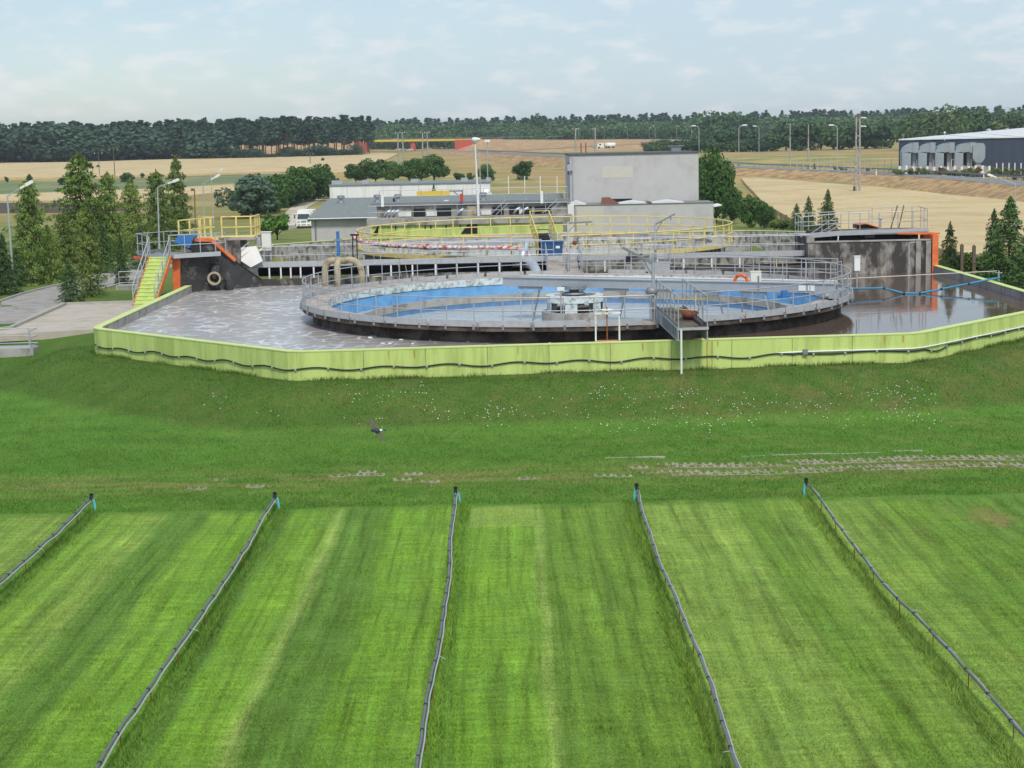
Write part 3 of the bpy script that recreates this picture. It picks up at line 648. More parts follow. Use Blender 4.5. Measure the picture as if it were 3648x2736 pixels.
# ---------------------------------------------------------------- scraper bridge
A=V(-.35,84.65,0);B=V(15.0,76.72,0); u=(B-A).normalized(); n=V(-u.y,u.x,0)
if n.y<0: n=-n
LB=(B-A).length
bd=thing('scraper_bridge','grey steel scraper bridge reaching from the tank centre to the right rim','bridge',(TC[0],TC[1],3.0))
z0,z1=3.2,3.66
M().bar(A+V(0,0,(z0+z1)/2),B+V(0,0,(z0+z1)/2),.05,z1-z0).bar(A+V(0,0,z1-.02)-n*.04,B+V(0,0,z1-.02)-n*.04,.1,.03).bar(A+V(0,0,z0+.02)-n*.04,B+V(0,0,z0+.02)-n*.04,.1,.03).obj('near_girder',MT['steel_grey'],bd)
A2=A+n*1.0+u*1.0;B2=B+n*1.0-u*.2
M().bar(A2+V(0,0,(z0+z1)/2),B2+V(0,0,(z0+z1)/2),.05,z1-z0).bar(A2+V(0,0,z1+.03),B2+V(0,0,z1+.03),.12,.05).obj('far_girder',MT['white_paint'],bd)
M().bar(A+n*.5+u*.6+V(0,0,z1-.1),B+n*.5+V(0,0,z1-.1),.9,.04).obj('deck',MT['galv_dark'],bd)
railing(bd,[A2+u*2.2+V(0,0,z1+.05),B2+V(0,0,z1+.05)],MT['galv'],1.02,(.52,),1.6,.022)
railing(bd,[A+u*13.6+V(0,0,z1),B+V(0,0,z1),B+n*.9+V(0,0,z1)],MT['galv'],.95,(.5,),1.3,.022,name='near_railing')
for k in range(6):
    s=1.0+k*2.35
    for du,sl in ((0,0),(1.1,.5 if k<3 else -.5)):
        a=A+u*(s+du)+V(0,0,z0); a2=a+u*(sl*-1)*.9+V(0,0,-1.75) if sl else a+V(0,0,-1.75)
        M().bar(a,a2,.07,.07).obj('scraper_rod',MT['galv_dark'] if (k+int(sl!=0))%2 else MT['pole'],bd)
    M().bar(A+u*(s-.1)+V(0,0,z0-.07),A+u*(s+1.2)+V(0,0,z0-.07),.1,.13).obj('rod_bracket',MT['galv_dark'],bd)
e=B+n*.5
M().bar(e-n*.75+V(0,0,3.15),e+n*.75+V(0,0,3.15),.5,.35).obj('end_carriage',MT['steel_grey'],bd)
for s in (-.6,.6):
    q=e+n*s-u*1.9
    r1=Vector((q.x-TC[0],q.y-TC[1],0)).normalized(); w0=V(TC[0],TC[1],3.08)+(q-V(TC[0],TC[1],q.z)).normalized()*12.7
    M().tube([w0-r1*.06,w0+r1*.06],.18,14).obj('wheel',MT['tyre'],bd)
q=B-u*2.35-n*.35
M().tube([q+V(0,0,2.98),q+V(0,0,3.32)],.16,12).tube([q+V(0,0,3.05)-u*.3,q+V(0,0,3.05)+u*.25],.1,10).obj('drive_motor',MT['blue_paint'],bd)
M().bar(B-u*1.75-n*.06+V(0,0,3.42),B-u*1.4-n*.06+V(0,0,3.42),.02,.26).obj('notice',MT['white_paint'],bd)
M().bar(B-u*1.3-n*.06+V(0,0,3.42),B-u*.98-n*.06+V(0,0,3.42),.02,.26).obj('notice',MT['white_paint'],bd)
# life ring hung on the bridge railing
p=atY(2640,1003,79); m=M(); x=u; pts=[p+x*.31*math.cos(a)+V(0,0,.31*math.sin(a)) for a in [i*2*PI/28 for i in range(28)]]
lr=thing('life_ring','orange life ring hanging on the scraper bridge railing','life ring',p-V(0,0,.36)); m.tube(pts,.075,8,True).obj('ring_body',MT['orange_ring'],lr,True)
mm2=M()
for i in (3,10,17,24): mm2.tube([pts[i]-(pts[(i+1)%28]-pts[i])*.4,pts[i]+(pts[(i+1)%28]-pts[i])*.4],.078,8)
mm2.obj('band',MT['rubber'],lr)
# white control box on its post
p=atY(2672,1010,77.0); cbx=thing('control_box','cream control box on a bent post in front of the life ring','control box',V(p.x,p.y,2.9))
q=atY(2692,985,77); M().box(q.x-.24,q.x+.24,q.y-.15,q.y+.15,q.z-.22,q.z+.22).box(q.x-.26,q.x+.26,q.y-.17,q.y+.17,q.z+.22,q.z+.25).obj('box_body',MT['cabinet'],cbx)
M().tube([q+V(.1,-.2,.05),q+V(.1,-.2,-.75),q+V(0,-.2,-1.0)],.035,6).obj('post',MT['galv_dark'],cbx)
# ---------------------------------------------------------------- access walkway over the wall
N0=atY(2417,1167,64.3);N1=atY(2520,1164,64.3);F0=atY(2338,1096,69.7);F1=atY(2431,1094,69.7)
aw=thing('access_walkway','grey steel access walkway with railings crossing from the tank rim over the lime wall','walkway',V(N0.x,65.5,1.5))
M().slab([N0,N1,F1,F0],(0,0,-.06)).obj('deck',MT['concrete_dark'],aw)
for a,b in ((F0,N0),(F1,N1)):
    M().bar(a+V(0,0,-.28),b+V(0,0,-.28),.04,.5).bar(a+V(0,0,-.03),b+V(0,0,-.03),.12,.04).bar(a+V(0,0,-.5),b+V(0,0,-.5),.12,.03).obj('girder',MT['galv'],aw)
    ribs=M()
    for k in range(9):
        q=a.lerp(b,.35+k*.07); ribs.bar(q+V(-.04,-.02,-.45),q+V(-.04,-.02,-.08),.02,.06)
    ribs.obj('ribs',MT['galv_dark'],aw)
    railing(aw,[a.lerp(b,.02),b],MT['galv'],1.2,(.62,),.92,.024,kick=.12,kmat=MT['galv_dark'])
M().bar(N0+V(-.05,0,-.06),N1+V(.05,0,-.06),.1,.1).obj('end_beam',MT['galv'],aw)
pb=atY(2428,1316,63.95); M().tube([V(N0.x+.1,64.25,N0.z-.1),V(N0.x+.1,64.25,1.2)],.042,8).obj('support_post',MT['white_paint'],aw)
ch=[N0.lerp(N1,t)+V(0,.0,1.1-.0*t) for t in (0,1)]
def sag(a,b,d,n=10): return [a.lerp(b,i/n)-V(0,0,d*4*(i/n)*(1-i/n)) for i in range(n+1)]
M().tube(sag(F0.lerp(N0,.55)+V(0,0,.55),F1.lerp(N1,.75)+V(0,0,.5),.12),.016,4).obj('yellow_chain',MT['yellow_bright'],aw)
M().tube(sag(N0+V(0,.1,1.1),N1+V(0,.1,1.1),.03),.012,4).obj('yellow_chain',MT['yellow_bright'],aw)
q=F0.lerp(F1,.72).lerp(N0.lerp(N1,.72),.62); tb=thing('plastic_tub','brown red plastic tub standing on the access walkway','tub',q)
M().lathe(q,[(0,.02),(.26,.02),(.36,.3),(.33,.3),(.24,.05),(0,.05)],18).obj('tub_body',MT['brownred'],tb,True)
q0=F1.lerp(N1,.45)+V(-.16,0,.09);q1=F1.lerp(N1,.95)+V(-.16,0,.09); M().tube([q0,q1],.08,10).solo('pipe_roll',MT['rubber'],'grey pipe length lying along the right edge of the access walkway','pipe')
# davit crane at the front rim
def davit(base,top,tip,label,r=.07):
    t=thing('davit_crane',label,'crane',base); M().tube([base,base.lerp(top,.35)],r*1.35,8).obj('socket',MT['galv_dark'],t)
    M().tube([base.lerp(top,.3),top],r,8).obj('mast',MT['galv'],t); M().bar(top-V(0,0,0),tip,r*1.3,r*1.5).obj('jib',MT['galv_dark'],t)
    d=(tip-top); M().bar(top-V(0,0,.55),top+d*.35+V(0,0,-.02),.05,.05).obj('brace',MT['galv_dark'],t); q=top+d*.78; M().bar(q,q-V(0,0,.22),.08,.06).obj('hook_block',MT['galv_dark'],t); return t
davit(V(5.96,69.15,2.9),atY(2326,938,69.15),atY(2218,882,69.5),'davit crane with its jib pointing up left, beside the access walkway')
M().lathe(atY(2322,1038,69.2),[(0,-.2),(.2,-.16),(.27,0),(.2,.16),(0,.2)],12).solo('hose_reel',MT['galv_dark'],'round grey reel on the front davit mast','reel',smooth=True)
# lamp on a post at the front rim
p=V(atY(2000,1160,68.72).x,68.72,2.9); t=thing('floodlight','small white floodlight on a post at the front rim of the clarifier','light',p); M().tube([p,V(p.x,p.y,4.35)],.035,6).obj('post',MT['galv'],t); M().box(p.x-.15,p.x+.15,p.y-.08,p.y+.08,4.32,4.46).obj('lamp_housing',MT['white_paint'],t)
# sluice gate frame
a=V(3.36,65.75,ZT+.05);b=V(4.3,65.8,ZT+.05); t=thing('sluice_frame','white sluice gate frame with handwheel standing on the lime wall','sluice gate',V(3.83,65.78,ZT+.04))
for q in (a,b): M().tube([q,q+V(0,0,1.08)],.035,6).obj('upright',MT['white_paint'],t)
M().bar(a+V(-.05,0,1.1),b+V(.05,0,1.1),.12,.07).obj('crossbar',MT['white_old'],t)
c=a.lerp(b,.48); M().tube([c+V(0,0,-.4),c+V(0,0,1.35)],.025,6).obj('spindle',MT['rust'],t)
hw=M().tube([c+V(.24*math.cos(k),.24*math.sin(k),1.24) for k in [i*2*PI/16 for i in range(16)]],.018,5,True)
for k in range(3): hw.tube([c+V(.24*math.cos(k*PI/3),.24*math.sin(k*PI/3),1.24),c-V(.24*math.cos(k*PI/3),.24*math.sin(k*PI/3),-1.24)],.014,4)
hw.obj('handwheel',MT['white_old'],t); M().box(c.x-.42,c.x+.42,c.y-.05,c.y+.05,ZT+.045,ZT+.08).obj('sill_plate',MT['abut_pale'],t)
p=at(2305,1205,ZW); M().box(p.x-.1,p.x+.1,p.y-.1,p.y+.1,1.4,2.62).box(p.x-.12,p.x+.12,p.y-.12,p.y+.12,2.62,2.66).solo('concrete_stub',MT['concrete'],'short grey concrete stub rising from the water left of the access walkway','post')
# hoses to the right wall
q=[at(3047,1043,2.5),at(3110,1040,2.35),at(3160,1034,2.3),at(3200,1042,2.2),at(3240,1046,2.12),at(3300,1043,2.14),at(3380,1038,2.3),at(3450,1023,2.5),at(3520,1010,2.55)]
q=[V(16.55,86.2,2.62),V(18.1,87.0,2.45),V(19.6,87.3,2.42),V(20.6,87.1,2.14),V(21.4,87.0,2.13),V(22.6,87.3,2.3),V(24.2,87.9,2.5),V(26.0,88.4,2.75)]
t=thing('hose','blue hose hanging from the tank rim across the water to the right wall','hose',q[4]); pp=[]
for i in range(len(q)-1):
    for k in range(5): pp.append(q[i].lerp(q[i+1],k/5))
M().tube(pp+[q[-1]],.055,7).obj('hose_run',MT['blue_hose'],t,True); m=M()
for i in range(2,7): m.tube([q[i]-V(.05,.01,0),q[i]+V(.05,.01,0)],.075,7)
m.obj('hose_tie',MT['black'],t)
M().tube([V(16.4,84.8,3.1),V(16.6,85.4,3.1),V(26.0,89.0,3.05)],.022,5).solo('rope',MT['rope'],'white rope stretched above the blue hose to the right wall','rope')
p=V(26.02,88.7,ZT+.04); M().tube([p,p+V(0,0,.55)],.04,6).box(p.x-.2,p.x+.2,p.y-.02,p.y+.02,p.z+.42,p.z+.46).solo('mooring_post',MT['galv'],'small grey post on the right wall holding the rope and hose','post')
p=V(23.4,97.8,ZW-.2); M().tube([p,p+V(0,0,2.1),p+V(.06,0,2.18),p+V(.35,0,2.2)],.045,7).solo('bent_pipe',MT['galv'],'thin bent grey pipe rising from the water before the right chamber','pipe')
p=V(17.2,82.6,2.9); t=thing('switch_box','white switch box on a post at the right rim of the clarifier','switch box',p); M().tube([p,p+V(0,0,1.1)],.035,6).obj('post',MT['galv'],t); M().box(p.x-.14,p.x+.14,p.y-.1,p.y+.1,p.z+.85,p.z+1.55).box(p.x-.16,p.x+.16,p.y-.13,p.y+.12,p.z+1.55,p.z+1.59).obj('box_body',MT['white_paint'],t)
# ---------------------------------------------------------------- wall between the two basins and the long walkway
m=M().box(-19.2,25.6,100.9,101.3,-.8,2.5); sp=m.solo('dividing_wall',MT['concrete_stain'],'low stained concrete wall between the two basins, under the long walkway','wall')
YW0,YW1=101.5,102.9; ZD=3.28
wk=thing('long_walkway','long grey walkway with railings and white legs behind the blue clarifier','walkway',(3,102.2,2.5))
M().box(-16.6,18.2,YW0,YW1,ZD-.12,ZD).obj('deck',MT['galv_dark'],wk)
for k in range(14):
    x0=-16.6+k*34.8/14
    if 2.4<x0+1.2<4.2: continue
    M().box(x0+.01,x0+34.8/14-.01,YW0-.05,YW0-.02,ZD-.1,ZD+.24).obj('kick_plate',MT['kick'],wk)
railing(wk,[V(-16.6,YW0,ZD),V(2.7,YW0,ZD)],MT['galv'],1.15,(.6,),1.75,.026)
railing(wk,[V(4.3,YW0,ZD),V(18.2,YW0,ZD)],MT['galv'],1.15,(.6,),1.75,.026)
railing(wk,[V(-13.5,YW1,ZD),V(2.0,YW1,ZD)],MT['galv'],1.15,(.6,),1.75,.022,name='back_railing')
railing(wk,[V(4.5,YW1,ZD),V(18.2,YW1,ZD)],MT['galv'],1.15,(.6,),1.75,.022,name='back_railing')
lg=M().box(-.045,.045,-.045,.045,-.72,0).mesh('leg',MT['white_paint'])
for x in (-15.9,-14.6,-13.9,-13.3,-12.7,-11.9,-11.2,-8.6,-7.2,-5.9,-4.5,-3.2,-1.9,-.6,.7,5.8,7.4,9.0,10.6,12.3,14.0): inst('leg',lg,wk,(x,YW0+.02,ZD-.12))
struct('sump_water',M().add([(-19,101.3,.2),(25.4,101.3,.2),(25.4,141.4,.2),(-19,141.4,.2)],[(0,1,2,3)]),MT['sump_water'])
# big black main under the walkway
t=thing('black_pipeline','thick black pipeline running level under the long walkway','pipe',(-3,103.4,2.5)); M().tube([(-15.5,103.3,2.83),(4,103.3,2.83)],.34,16).obj('pipe_run',MT['blackpipe'],t,True)
m=M()
for x in (-6.8,-.5): m.tube([(x-.06,103.3,2.83),(x+.06,103.3,2.83)],.4,16)
m.obj('flange',MT['galv'],t)
M().box(3.2,18.3,103.6,104.0,.2,3.15).solo('channel_wall',MT['concrete_mottle'],'pale mottled concrete wall under the right half of the long walkway','wall')
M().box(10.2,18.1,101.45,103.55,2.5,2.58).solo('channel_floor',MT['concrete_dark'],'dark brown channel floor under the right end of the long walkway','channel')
# stairs from the walkway down to the clarifier rim, plinth and gate
st=thing('short_stairs','short concrete stairs joining the long walkway to the clarifier rim','stairs',(3.3,97,2.2))
for k in range(5): M().box(2.3,4.1,98.6+k*.55,101.45,2.1 if k==0 else 2.92+(k-1)*.09,2.92+k*.09).obj('step',MT['deck'],st)
M().box(2.2,4.2,95.2,98.58,2.62,2.9).obj('landing',MT['deck'],st)
for x in (2.2,4.2): railing(st,[V(x,95.6,2.9),V(x,98.4,2.9),V(x,101.3,3.2)],MT['galv'],1.1,(.55,),1.4,.024)
# three-armed pipe standing in the water
t=thing('aerator_pipes','beige three-armed arched pipe rising from the foaming water','pipe',(-10.2,100,2.1))
def arch(x0,y0,x1,y1,zt,r):
    o=[V(x0,y0,1.6)]
    for k in range(9):
        a=PI-k*PI/8*1.0; f=(1-math.cos(k*PI/8))/2; o.append(V(x0+(x1-x0)*f,y0+(y1-y0)*f,zt-.75+.75*math.sin(k*PI/8)))
    o.append(V(x1,y1,1.6)); return o
M().tube(arch(-11.05,99.9,-10.2,99.9,3.62,.2)[:6]+[V(-10.25,99.9,3.62)],.2,12).obj('left_arm',MT['beige_pipe'],t,True)
M().tube([V(-10.3,99.9,3.62)]+arch(-10.2,99.9,-8.85,99.9,3.64,.2)[4:],.2,12).obj('right_arm',MT['beige_pipe'],t,True)
M().tube([V(-10.25,100.1,3.66),V(-10.25,99.7,3.6),V(-10.25,99.45,3.4),V(-10.25,99.4,1.6)],.2,12).obj('front_arm',MT['beige_pipe'],t,True)
M().tube([(-10.3,100.9,3.6),(-10.3,100.9,5.3)],.1,10).obj('blue_column',MT['blue_paint'],t); M().box(-10.55,-10.05,100.8,101.0,4.72,4.82).obj('valve_head',MT['galv_dark'],t)
t=thing('valve_spindles','two thin dark valve spindles beside the blue column on the walkway','valve',(-9.2,101.2,3.3))
for x in (-9.45,-9.2): M().tube([(x,101.2,2.9),(x,101.2,5.05)],.035,6).lathe((x,101.2,5.0),[(0,.1),(.14,.1),(.14,0),(0,0)],10).obj('spindle',MT['black'],t)
# silver elbow duct
p=atY(1890,935,98.6); t=thing('silver_elbow','silver foil wrapped pipe elbow beside the short stairs','pipe',V(p.x,p.y,2.0))
M().tube([V(.7,103.2,3.0),V(1.25,101.6,3.05),V(1.45,100.4,3.0),V(1.6,99.4,2.7),V(1.75,98.6,2.1)],.3,14).obj('elbow',MT['silver'],t,True); M().tube([V(.2,102.4,3.0),V(1.1,102.2,3.02)],.22,12).obj('branch',MT['silver'],t,True); M().tube([V(.5,98.5,2.3),V(1.5,98.7,2.35)],.2,12).obj('foot_pipe',MT['silver'],t,True)
p=at(1345,987,ZW+.03); M().lathe(p,[(0,.06),(.32,.06),(.36,0),(.3,-.05)],18).solo('float',MT['yellow'],'round yellow float on the foaming water behind the clarifier','float')
t=thing('leaning_ladder','light wooden ladder leaning on the rear clarifier railing','ladder',V(-5.9,95.1,2.9))
for dx in (0,.32): M().tube([V(-6.1+dx,94.6,2.9),V(-6.5+dx*1.5,95.3,4.15)],.018,5).obj('stile',MT['beige_pipe'],t)
davit(V(3.42,97.0,2.9),atY(2023,795,101),atY(2110,790,101),'davit crane with a level jib standing at the short stairs',.065)
davit(V(8.8,100.6,3.0),atY(2334,800,101),atY(2405,762,101),'davit crane with its jib pointing up right, behind the blue clarifier',.06)
p=V(8.8,100.8,0); t=thing('pump_platform','small grey pump platform hung in front of the walkway below the right davit','platform',V(8.8,100.3,2.5)); M().box(8.0,9.7,99.9,101.3,2.98,3.04).obj('deck',MT['galv'],t); railing(t,[V(8.0,101.3,3.04),V(8.0,99.9,3.04),V(9.7,99.9,3.04),V(9.7,101.3,3.04)],MT['galv'],1.1,(.55,),.85,.022); M().box(8.1,9.6,99.85,99.95,2.55,2.97).obj('front_plate',MT['kick'],t)
p=V(7.2,101.2,2.95); M().tube([p,p+V(0,0,.5)],.14,10).tube([p+V(0,0,.45),p+V(1.3,0,.45)],.1,8).solo('pump',MT['blackpipe'],'dark pump hanging under the walkway left of the small platform','pump')
p=V(4.35,101.0,4.05); t=thing('winch','small rusty red winch clamped to the rear davit mast','winch',V(3.9,99.9,4.0)); q=atY(2047,865,99.5); M().lathe(q,[(0,-.14),(.1,-.12),(.14,0),(.1,.12),(0,.14)],10).obj('drum',MT['brownred'],t); M().bar(q,q+V(.3,0,-.06),.04,.04).obj('crank',MT['rust'],t)
# bin, cone, steep steel stair with yellow rails
q=V(2.65,104.4,0); t=thing('blue_bin','dark blue steel bin at the foot of the yellow railed stair','bin',V(2.65,104.4,3.28)); M().slab([V(2.0,103.9,3.3),V(3.3,103.9,3.3),V(3.35,103.9,4.15),V(1.95,103.9,4.15)],(0,.9,0)).obj('bin_body',MT['blue_bin'],t); M().box(1.9,3.4,103.86,104.84,4.15,4.22).obj('rim',MT['blue_bin'],t); M().box(2.9,3.15,103.88,103.9,3.8,3.95).obj('notice',MT['white_paint'],t)
M().box(1.4,4.4,103.1,105.6,3.1,3.27).solo('landing_slab',MT['concrete'],'small concrete landing under the blue bin and traffic cone','landing')
p=V(3.58,103.45,3.28); t=thing('traffic_cone','orange traffic cone beside the blue bin','traffic cone',p); M().box(p.x-.17,p.x+.17,p.y-.17,p.y+.17,p.z,p.z+.03).lathe(p,[(.14,.03),(.025,.5),(0,.5)],14).obj('cone_body',MT['orange_ring'],t); M().lathe(p,[(.105,.2),(.08,.31)],14).obj('white_band',MT['white_paint'],t)
ys=thing('steel_stair','dark steel stair with pale yellow railings climbing to the rear clarifier','stairs',(2.6,106,3.3))
a0,a1=V(1.75,107.6,4.35),V(3.0,104.9,3.3)
for k in range(7):
    f=k/6; c=V(2.0+.45*f,108.2-2.6*f,4.75-1.4*f); M().bar(c-V(.55,0,0),c+V(.55,0,0),.3,.04).obj('tread',MT['blackpipe'],ys)
M().slab([V(1.5,108.4,4.5),V(2.55,108.4,4.5),V(2.95,105.5,3.2),V(1.9,105.5,3.2)],(0,.05,-.05)).obj('back_plate',MT['blackpipe'],ys)
for o in (-.62,.62): railing(ys,[V(2.0+o,108.3,4.8),V(2.45+o,105.5,3.4)],MT['yellow'],1.15,(.55,.28),.5,.03)
M().tube([V(2.62,108.3,4.75),V(3.08,105.5,3.35)],.09,6).obj('stringer',MT['galv'],ys); M().tube([V(1.38,108.3,5.95),V(2.62,108.3,5.95)],.03,6).obj('top_rail',MT['yellow'],ys)
# ---------------------------------------------------------------- rear clarifier with yellow railings
T2=(2.55,120.3); ZY=3.1; R2=13.4
y2=thing('rear_clarifier','rear round clarifier ringed by pale yellow railings','tank',(T2[0],T2[1],.3))
M().ring(T2,12.2,12.9,.3,2.9,120).obj('outer_wall',MT['concrete_mottle'],y2,True)
M().ring(T2,12.0,R2,2.88,ZY,140).obj('deck',MT['concrete'],y2)
M().ring(T2,R2-.02,R2+.03,2.92,ZY+.08,140).obj('toe_plate',MT['yellow'],y2)
M().ring(T2,11.9,12.18,.6,2.87,120).obj('inner_wall',MT['concrete_mottle'],y2,True)
railing(y2,circ(T2,R2-.03,ZY,120,-PI/2+.06,1.5*PI-.06),MT['yellow'],1.3,(.66,),1.62,.045,rr=.05)
struct('rear_tank_water',M().lathe((T2[0],T2[1],1.9),[(0,0),(6,0),(11.92,0)],100),MT['tank_water'])
b2=thing('rear_bridge','pale scraper bridge across the rear clarifier','bridge',(T2[0],T2[1],3.2))
p0,p1=V(-5.5,110.2,3.55),V(T2[0]+1,T2[1]+1.5,3.55); M().bar(p0,p1,.9,.35).obj('girder',MT['galv'],b2)
q=[V(-10.9,120.6,4.2),V(-10.8,117,3.95),V(-9.8,113.6,3.85),V(-8,110.6,3.8),V(-5,108.3,3.75),V(-1,107.2,3.7),V(.6,106.9,3.65),V(1.2,106.3,3.3),V(1.35,105.8,2.8)]
pp=[]
for i in range(len(q)-1):
    for k in range(4): pp.append(q[i].lerp(q[i+1],k/4))
M().tube(pp+[q[-1]],.14,8).solo('taped_pipe',MT['redwhite'],'bent pipe wrapped in red and white tape along the rear clarifier','pipe',smooth=True)
t=thing('insulated_pipe','grey foil wrapped upright pipe beside the steel stair','pipe',V(1.2,105,2.9)); M().tube([V(.75,104.2,3.0),V(.9,104.5,3.5),V(1.05,105,3.9),V(1.2,105.4,4.3)],[.3,.26,.2,.17],12).obj('pipe_run',MT['silver'],t,True)
# rear basin walls
t=thing('rear_basin_wall','stained concrete wall with lime coping behind the rear clarifier','wall',(3,140,1))
path=[(-19.2,101.3),(-19.2,136.0),(-13.4,141.6),(20.0,141.6),(25.4,137.6),(25.4,104)]
for i in range(len(path)-1):
    a=V(*path[i],0);b=V(*path[i+1],0); k=max(1,round((b-a).length/4))
    for j in range(k):
        p=a.lerp(b,j/k);q=a.lerp(b,(j+1)/k); M().bar(p+V(0,0,.9),q+V(0,0,.9),.34,3.2).obj('wall_section',MT['concrete_mottle'],t)
    M().bar(a+V(0,0,2.53),b+V(0,0,2.53),.4,.05).obj('coping',MT['lime_top'],t)
# ---------------------------------------------------------------- left chamber
L0=V(-19.2,97.2,0);L1=V(-14.8,100.6,0); lp=vpl(L0,L1); nb=V(-(L1-L0).y,(L1-L0).x,0).normalized()
if nb.y<0: nb=-nb
lc=thing('left_chamber','blackened concrete inlet chamber with orange edges at the left basin corner','chamber',(-19,98,1.5))
def pz(p,z): return V(p.x,p.y,z)
pr_=[lp(640,1060),lp(637,915),lp(690,905),lp(699,858),lp(748,858),lp(834,931),lp(931,997),lp(940,1030)]
M().slab([pz(pr_[0],1.2)]+pr_[1:7]+[pz(pr_[7],1.2)],nb*.35).obj('front_wall',MT['black_wall'],lc)
f=nb*-.02
m=M(); 
for a,b in ((pr_[3],pr_[4]),(pr_[4],pr_[5])): m.bar(a+nb*.17+V(0,0,.06),b+nb*.17+V(0,0,.06),.75,.2)
m.obj('orange_capping',MT['orange'],lc)
M().bar(pr_[5]+nb*.17+V(0,0,.03),pr_[6]+nb*.17+V(0,0,.03),.4,.05).obj('black_capping',MT['black'],lc)
M().slab([V(-19.25,97.1,1.6),V(-19.25,97.1,4.2),V(-19.25,100.4,4.2),V(-19.25,100.4,1.6)],(-.3,0,0)).obj('side_wall',MT['orange'],lc)
M().box(-19.6,-16.2,100.6,103.6,1.0,4.9).obj('rear_block',MT['concrete_stain'],lc)
M().slab([atY(640,918,97.0),atY(612,914,97.0),atY(618,1033,97.0),atY(642,1031,97.0)],(0,.2,0)).obj('orange_pillar',MT['orange'],lc)
# sloping screen plate behind
M().slab([V(-17.3,101.2,4.35),V(-15.3,101.2,4.5),V(-14.9,100.9,3.6),V(-15.6,100.8,3.25)],(0,.25,0)).obj('screen_plate',MT['white_old'],lc)
# valve with flange mouth
c=lp(755,990)+nb*-.35; fl=M().lathe((0,0,0),[(.28,-.3),(.28,.12),(.4,.12),(.4,.2),(.29,.2),(.27,-.25)],24)
rotm=Matrix.Rotation(PI/2,4,'X'); fl.v=[tuple(rotm@Vector(v)+c) for v in fl.v]; fl.obj('pipe_mouth',MT['beige_pipe'],lc)
M().tube([c+V(0,.25,-.05),c+V(0,.25,.55)],.28,14).blob(c+V(0,.25,.6),.28,.28,.25,14,6).tube([c+V(-.75,.3,0),c+V(-.2,.25,0)],.3,14).obj('valve_body',MT['black_wall'],lc,True)
M().tube([c+V(.55,.25,0),c+V(.75,.3,-.15),c+V(.8,.2,-.9)],.22,12).obj('drop_pipe',MT['black_wall'],lc,True)
# platform and stairs
pf=thing('left_platform','grey steel platform with railings on top of the left chamber','platform',(-20,98,4.2))
zp=4.3
M().slab([V(-22.1,99.3,zp-.1),V(-20.9,96.6,zp-.1),V(-19.4,96.4,zp-.1),V(-16.9,98.0,zp-.1),V(-17.6,99.4,zp-.1),V(-19.5,99.6,zp-.1)],(0,0,.1)).obj('deck',MT['galv_dark'],pf)
M().bar(V(-19.35,96.38,zp),V(-16.9,97.95,zp),.04,.26).obj('kick_plate',MT['kick'],pf); M().bar(V(-22.15,99.3,zp+.1),V(-20.4,101,zp+.1),.04,.2).obj('kick_plate',MT['galv_dark'],pf)
M().bar(V(-22.2,99.2,zp-.2),V(-20.3,96.7,zp-.2),.2,.16).obj('orange_beam',MT['orange'],pf)
railing(pf,[V(-20.95,96.9,zp),V(-22.1,99.3,zp),V(-20.4,101.2,zp),V(-18.6,101.2,zp)],MT['galv'],1.2,(.62,),1.1,.03)
railing(pf,[V(-19.6,96.45,zp),V(-18.2,97.2,zp),V(-16.9,98.0,zp),V(-16.7,98.6,zp)],MT['galv'],1.2,(.62,),.95,.03)
ss=thing('lime_stairs','lime green stairs with grey handrails climbing to the left platform','stairs',(-20.3,94,1.8))
bL,bR=V(-20.95,92.6,1.8),V(-19.75,92.6,1.8); tL,tR=V(-20.75,96.6,4.28),V(-19.55,96.6,4.28)
for k in range(13):
    f0=k/13;f1=(k+1)/13; a=bL.lerp(tL,f0);b=bR.lerp(tR,f0);a1=bL.lerp(tL,f1); 
    M().box(a.x,b.x,a.y-.02,a1.y+.03,a1.z-.05,a1.z).obj('tread',MT['lime_top'],ss); M().box(a.x,b.x,a.y+.01,a.y+.03,a.z-.001,a1.z-.051).obj('riser',MT['lime'],ss)
for a,b in ((bL,tL),(bR,tR)): M().bar(a+V(-.03 if a is bL else .03,0,0),b+V(-.03 if a is bL else .03,0,0),.05,.3).obj('stringer',MT['orange'],ss)
for a,b in ((bL,tL),(bR,tR)): railing(ss,[a,b],MT['galv'],1.15,(.6,),1.3,.032)
p=V(-18.75,98.4,0); t=thing('blue_hopper','blue steel hopper cover standing on the left platform','hopper',V(-18.9,98.2,4.35))
M().slab([atY(619,862,98),atY(635,837,98),atY(690,836,98),atY(693,842,98),atY(674,885,98)],(0,1.0,0)).obj('hopper_body',MT['blue_paint'],t)
M().bar(atY(630,868,98)+V(0,.5,0),atY(690,897,98)+V(0,.5,0),.5,.08).obj('conveyor',MT['blackpipe'],t); M().bar(V(-18.3,98.4,4.35),V(-18.3,98.4,4.9),.5,.3).obj('motor',MT['rust'],t)
yr=thing('yellow_railed_platform','concrete platform ringed with yellow railings behind the left chamber','platform',(-17.5,102.5,4.9))
M().box(-19.7,-15.3,101.0,104.0,4.9,5.05).obj('deck',MT['concrete'],yr)
railing(yr,[V(-19.6,99.6,5.0),V(-17.9,102.0,5.05),V(-19.2,104,5.05)],MT['yellow'],1.2,(.6,),.9,.045,sq=True); railing(yr,[V(-17.3,101.1,5.05),V(-15.4,101.1,5.05),V(-15.4,103.6,5.05)],MT['yellow'],1.25,(.62,),.95,.045,sq=True,toe=.05)
M().box(-19.7,-17.5,100.9,101.0,4.92,5.12).obj('toe_plate',MT['yellow'],yr)
railing(wk,[V(-16.4,100.9,ZD+.05),V(-15.2,101.3,ZD+.9)],MT['galv'],.9,(.4,),1.2,.024,name='ramp_rail')
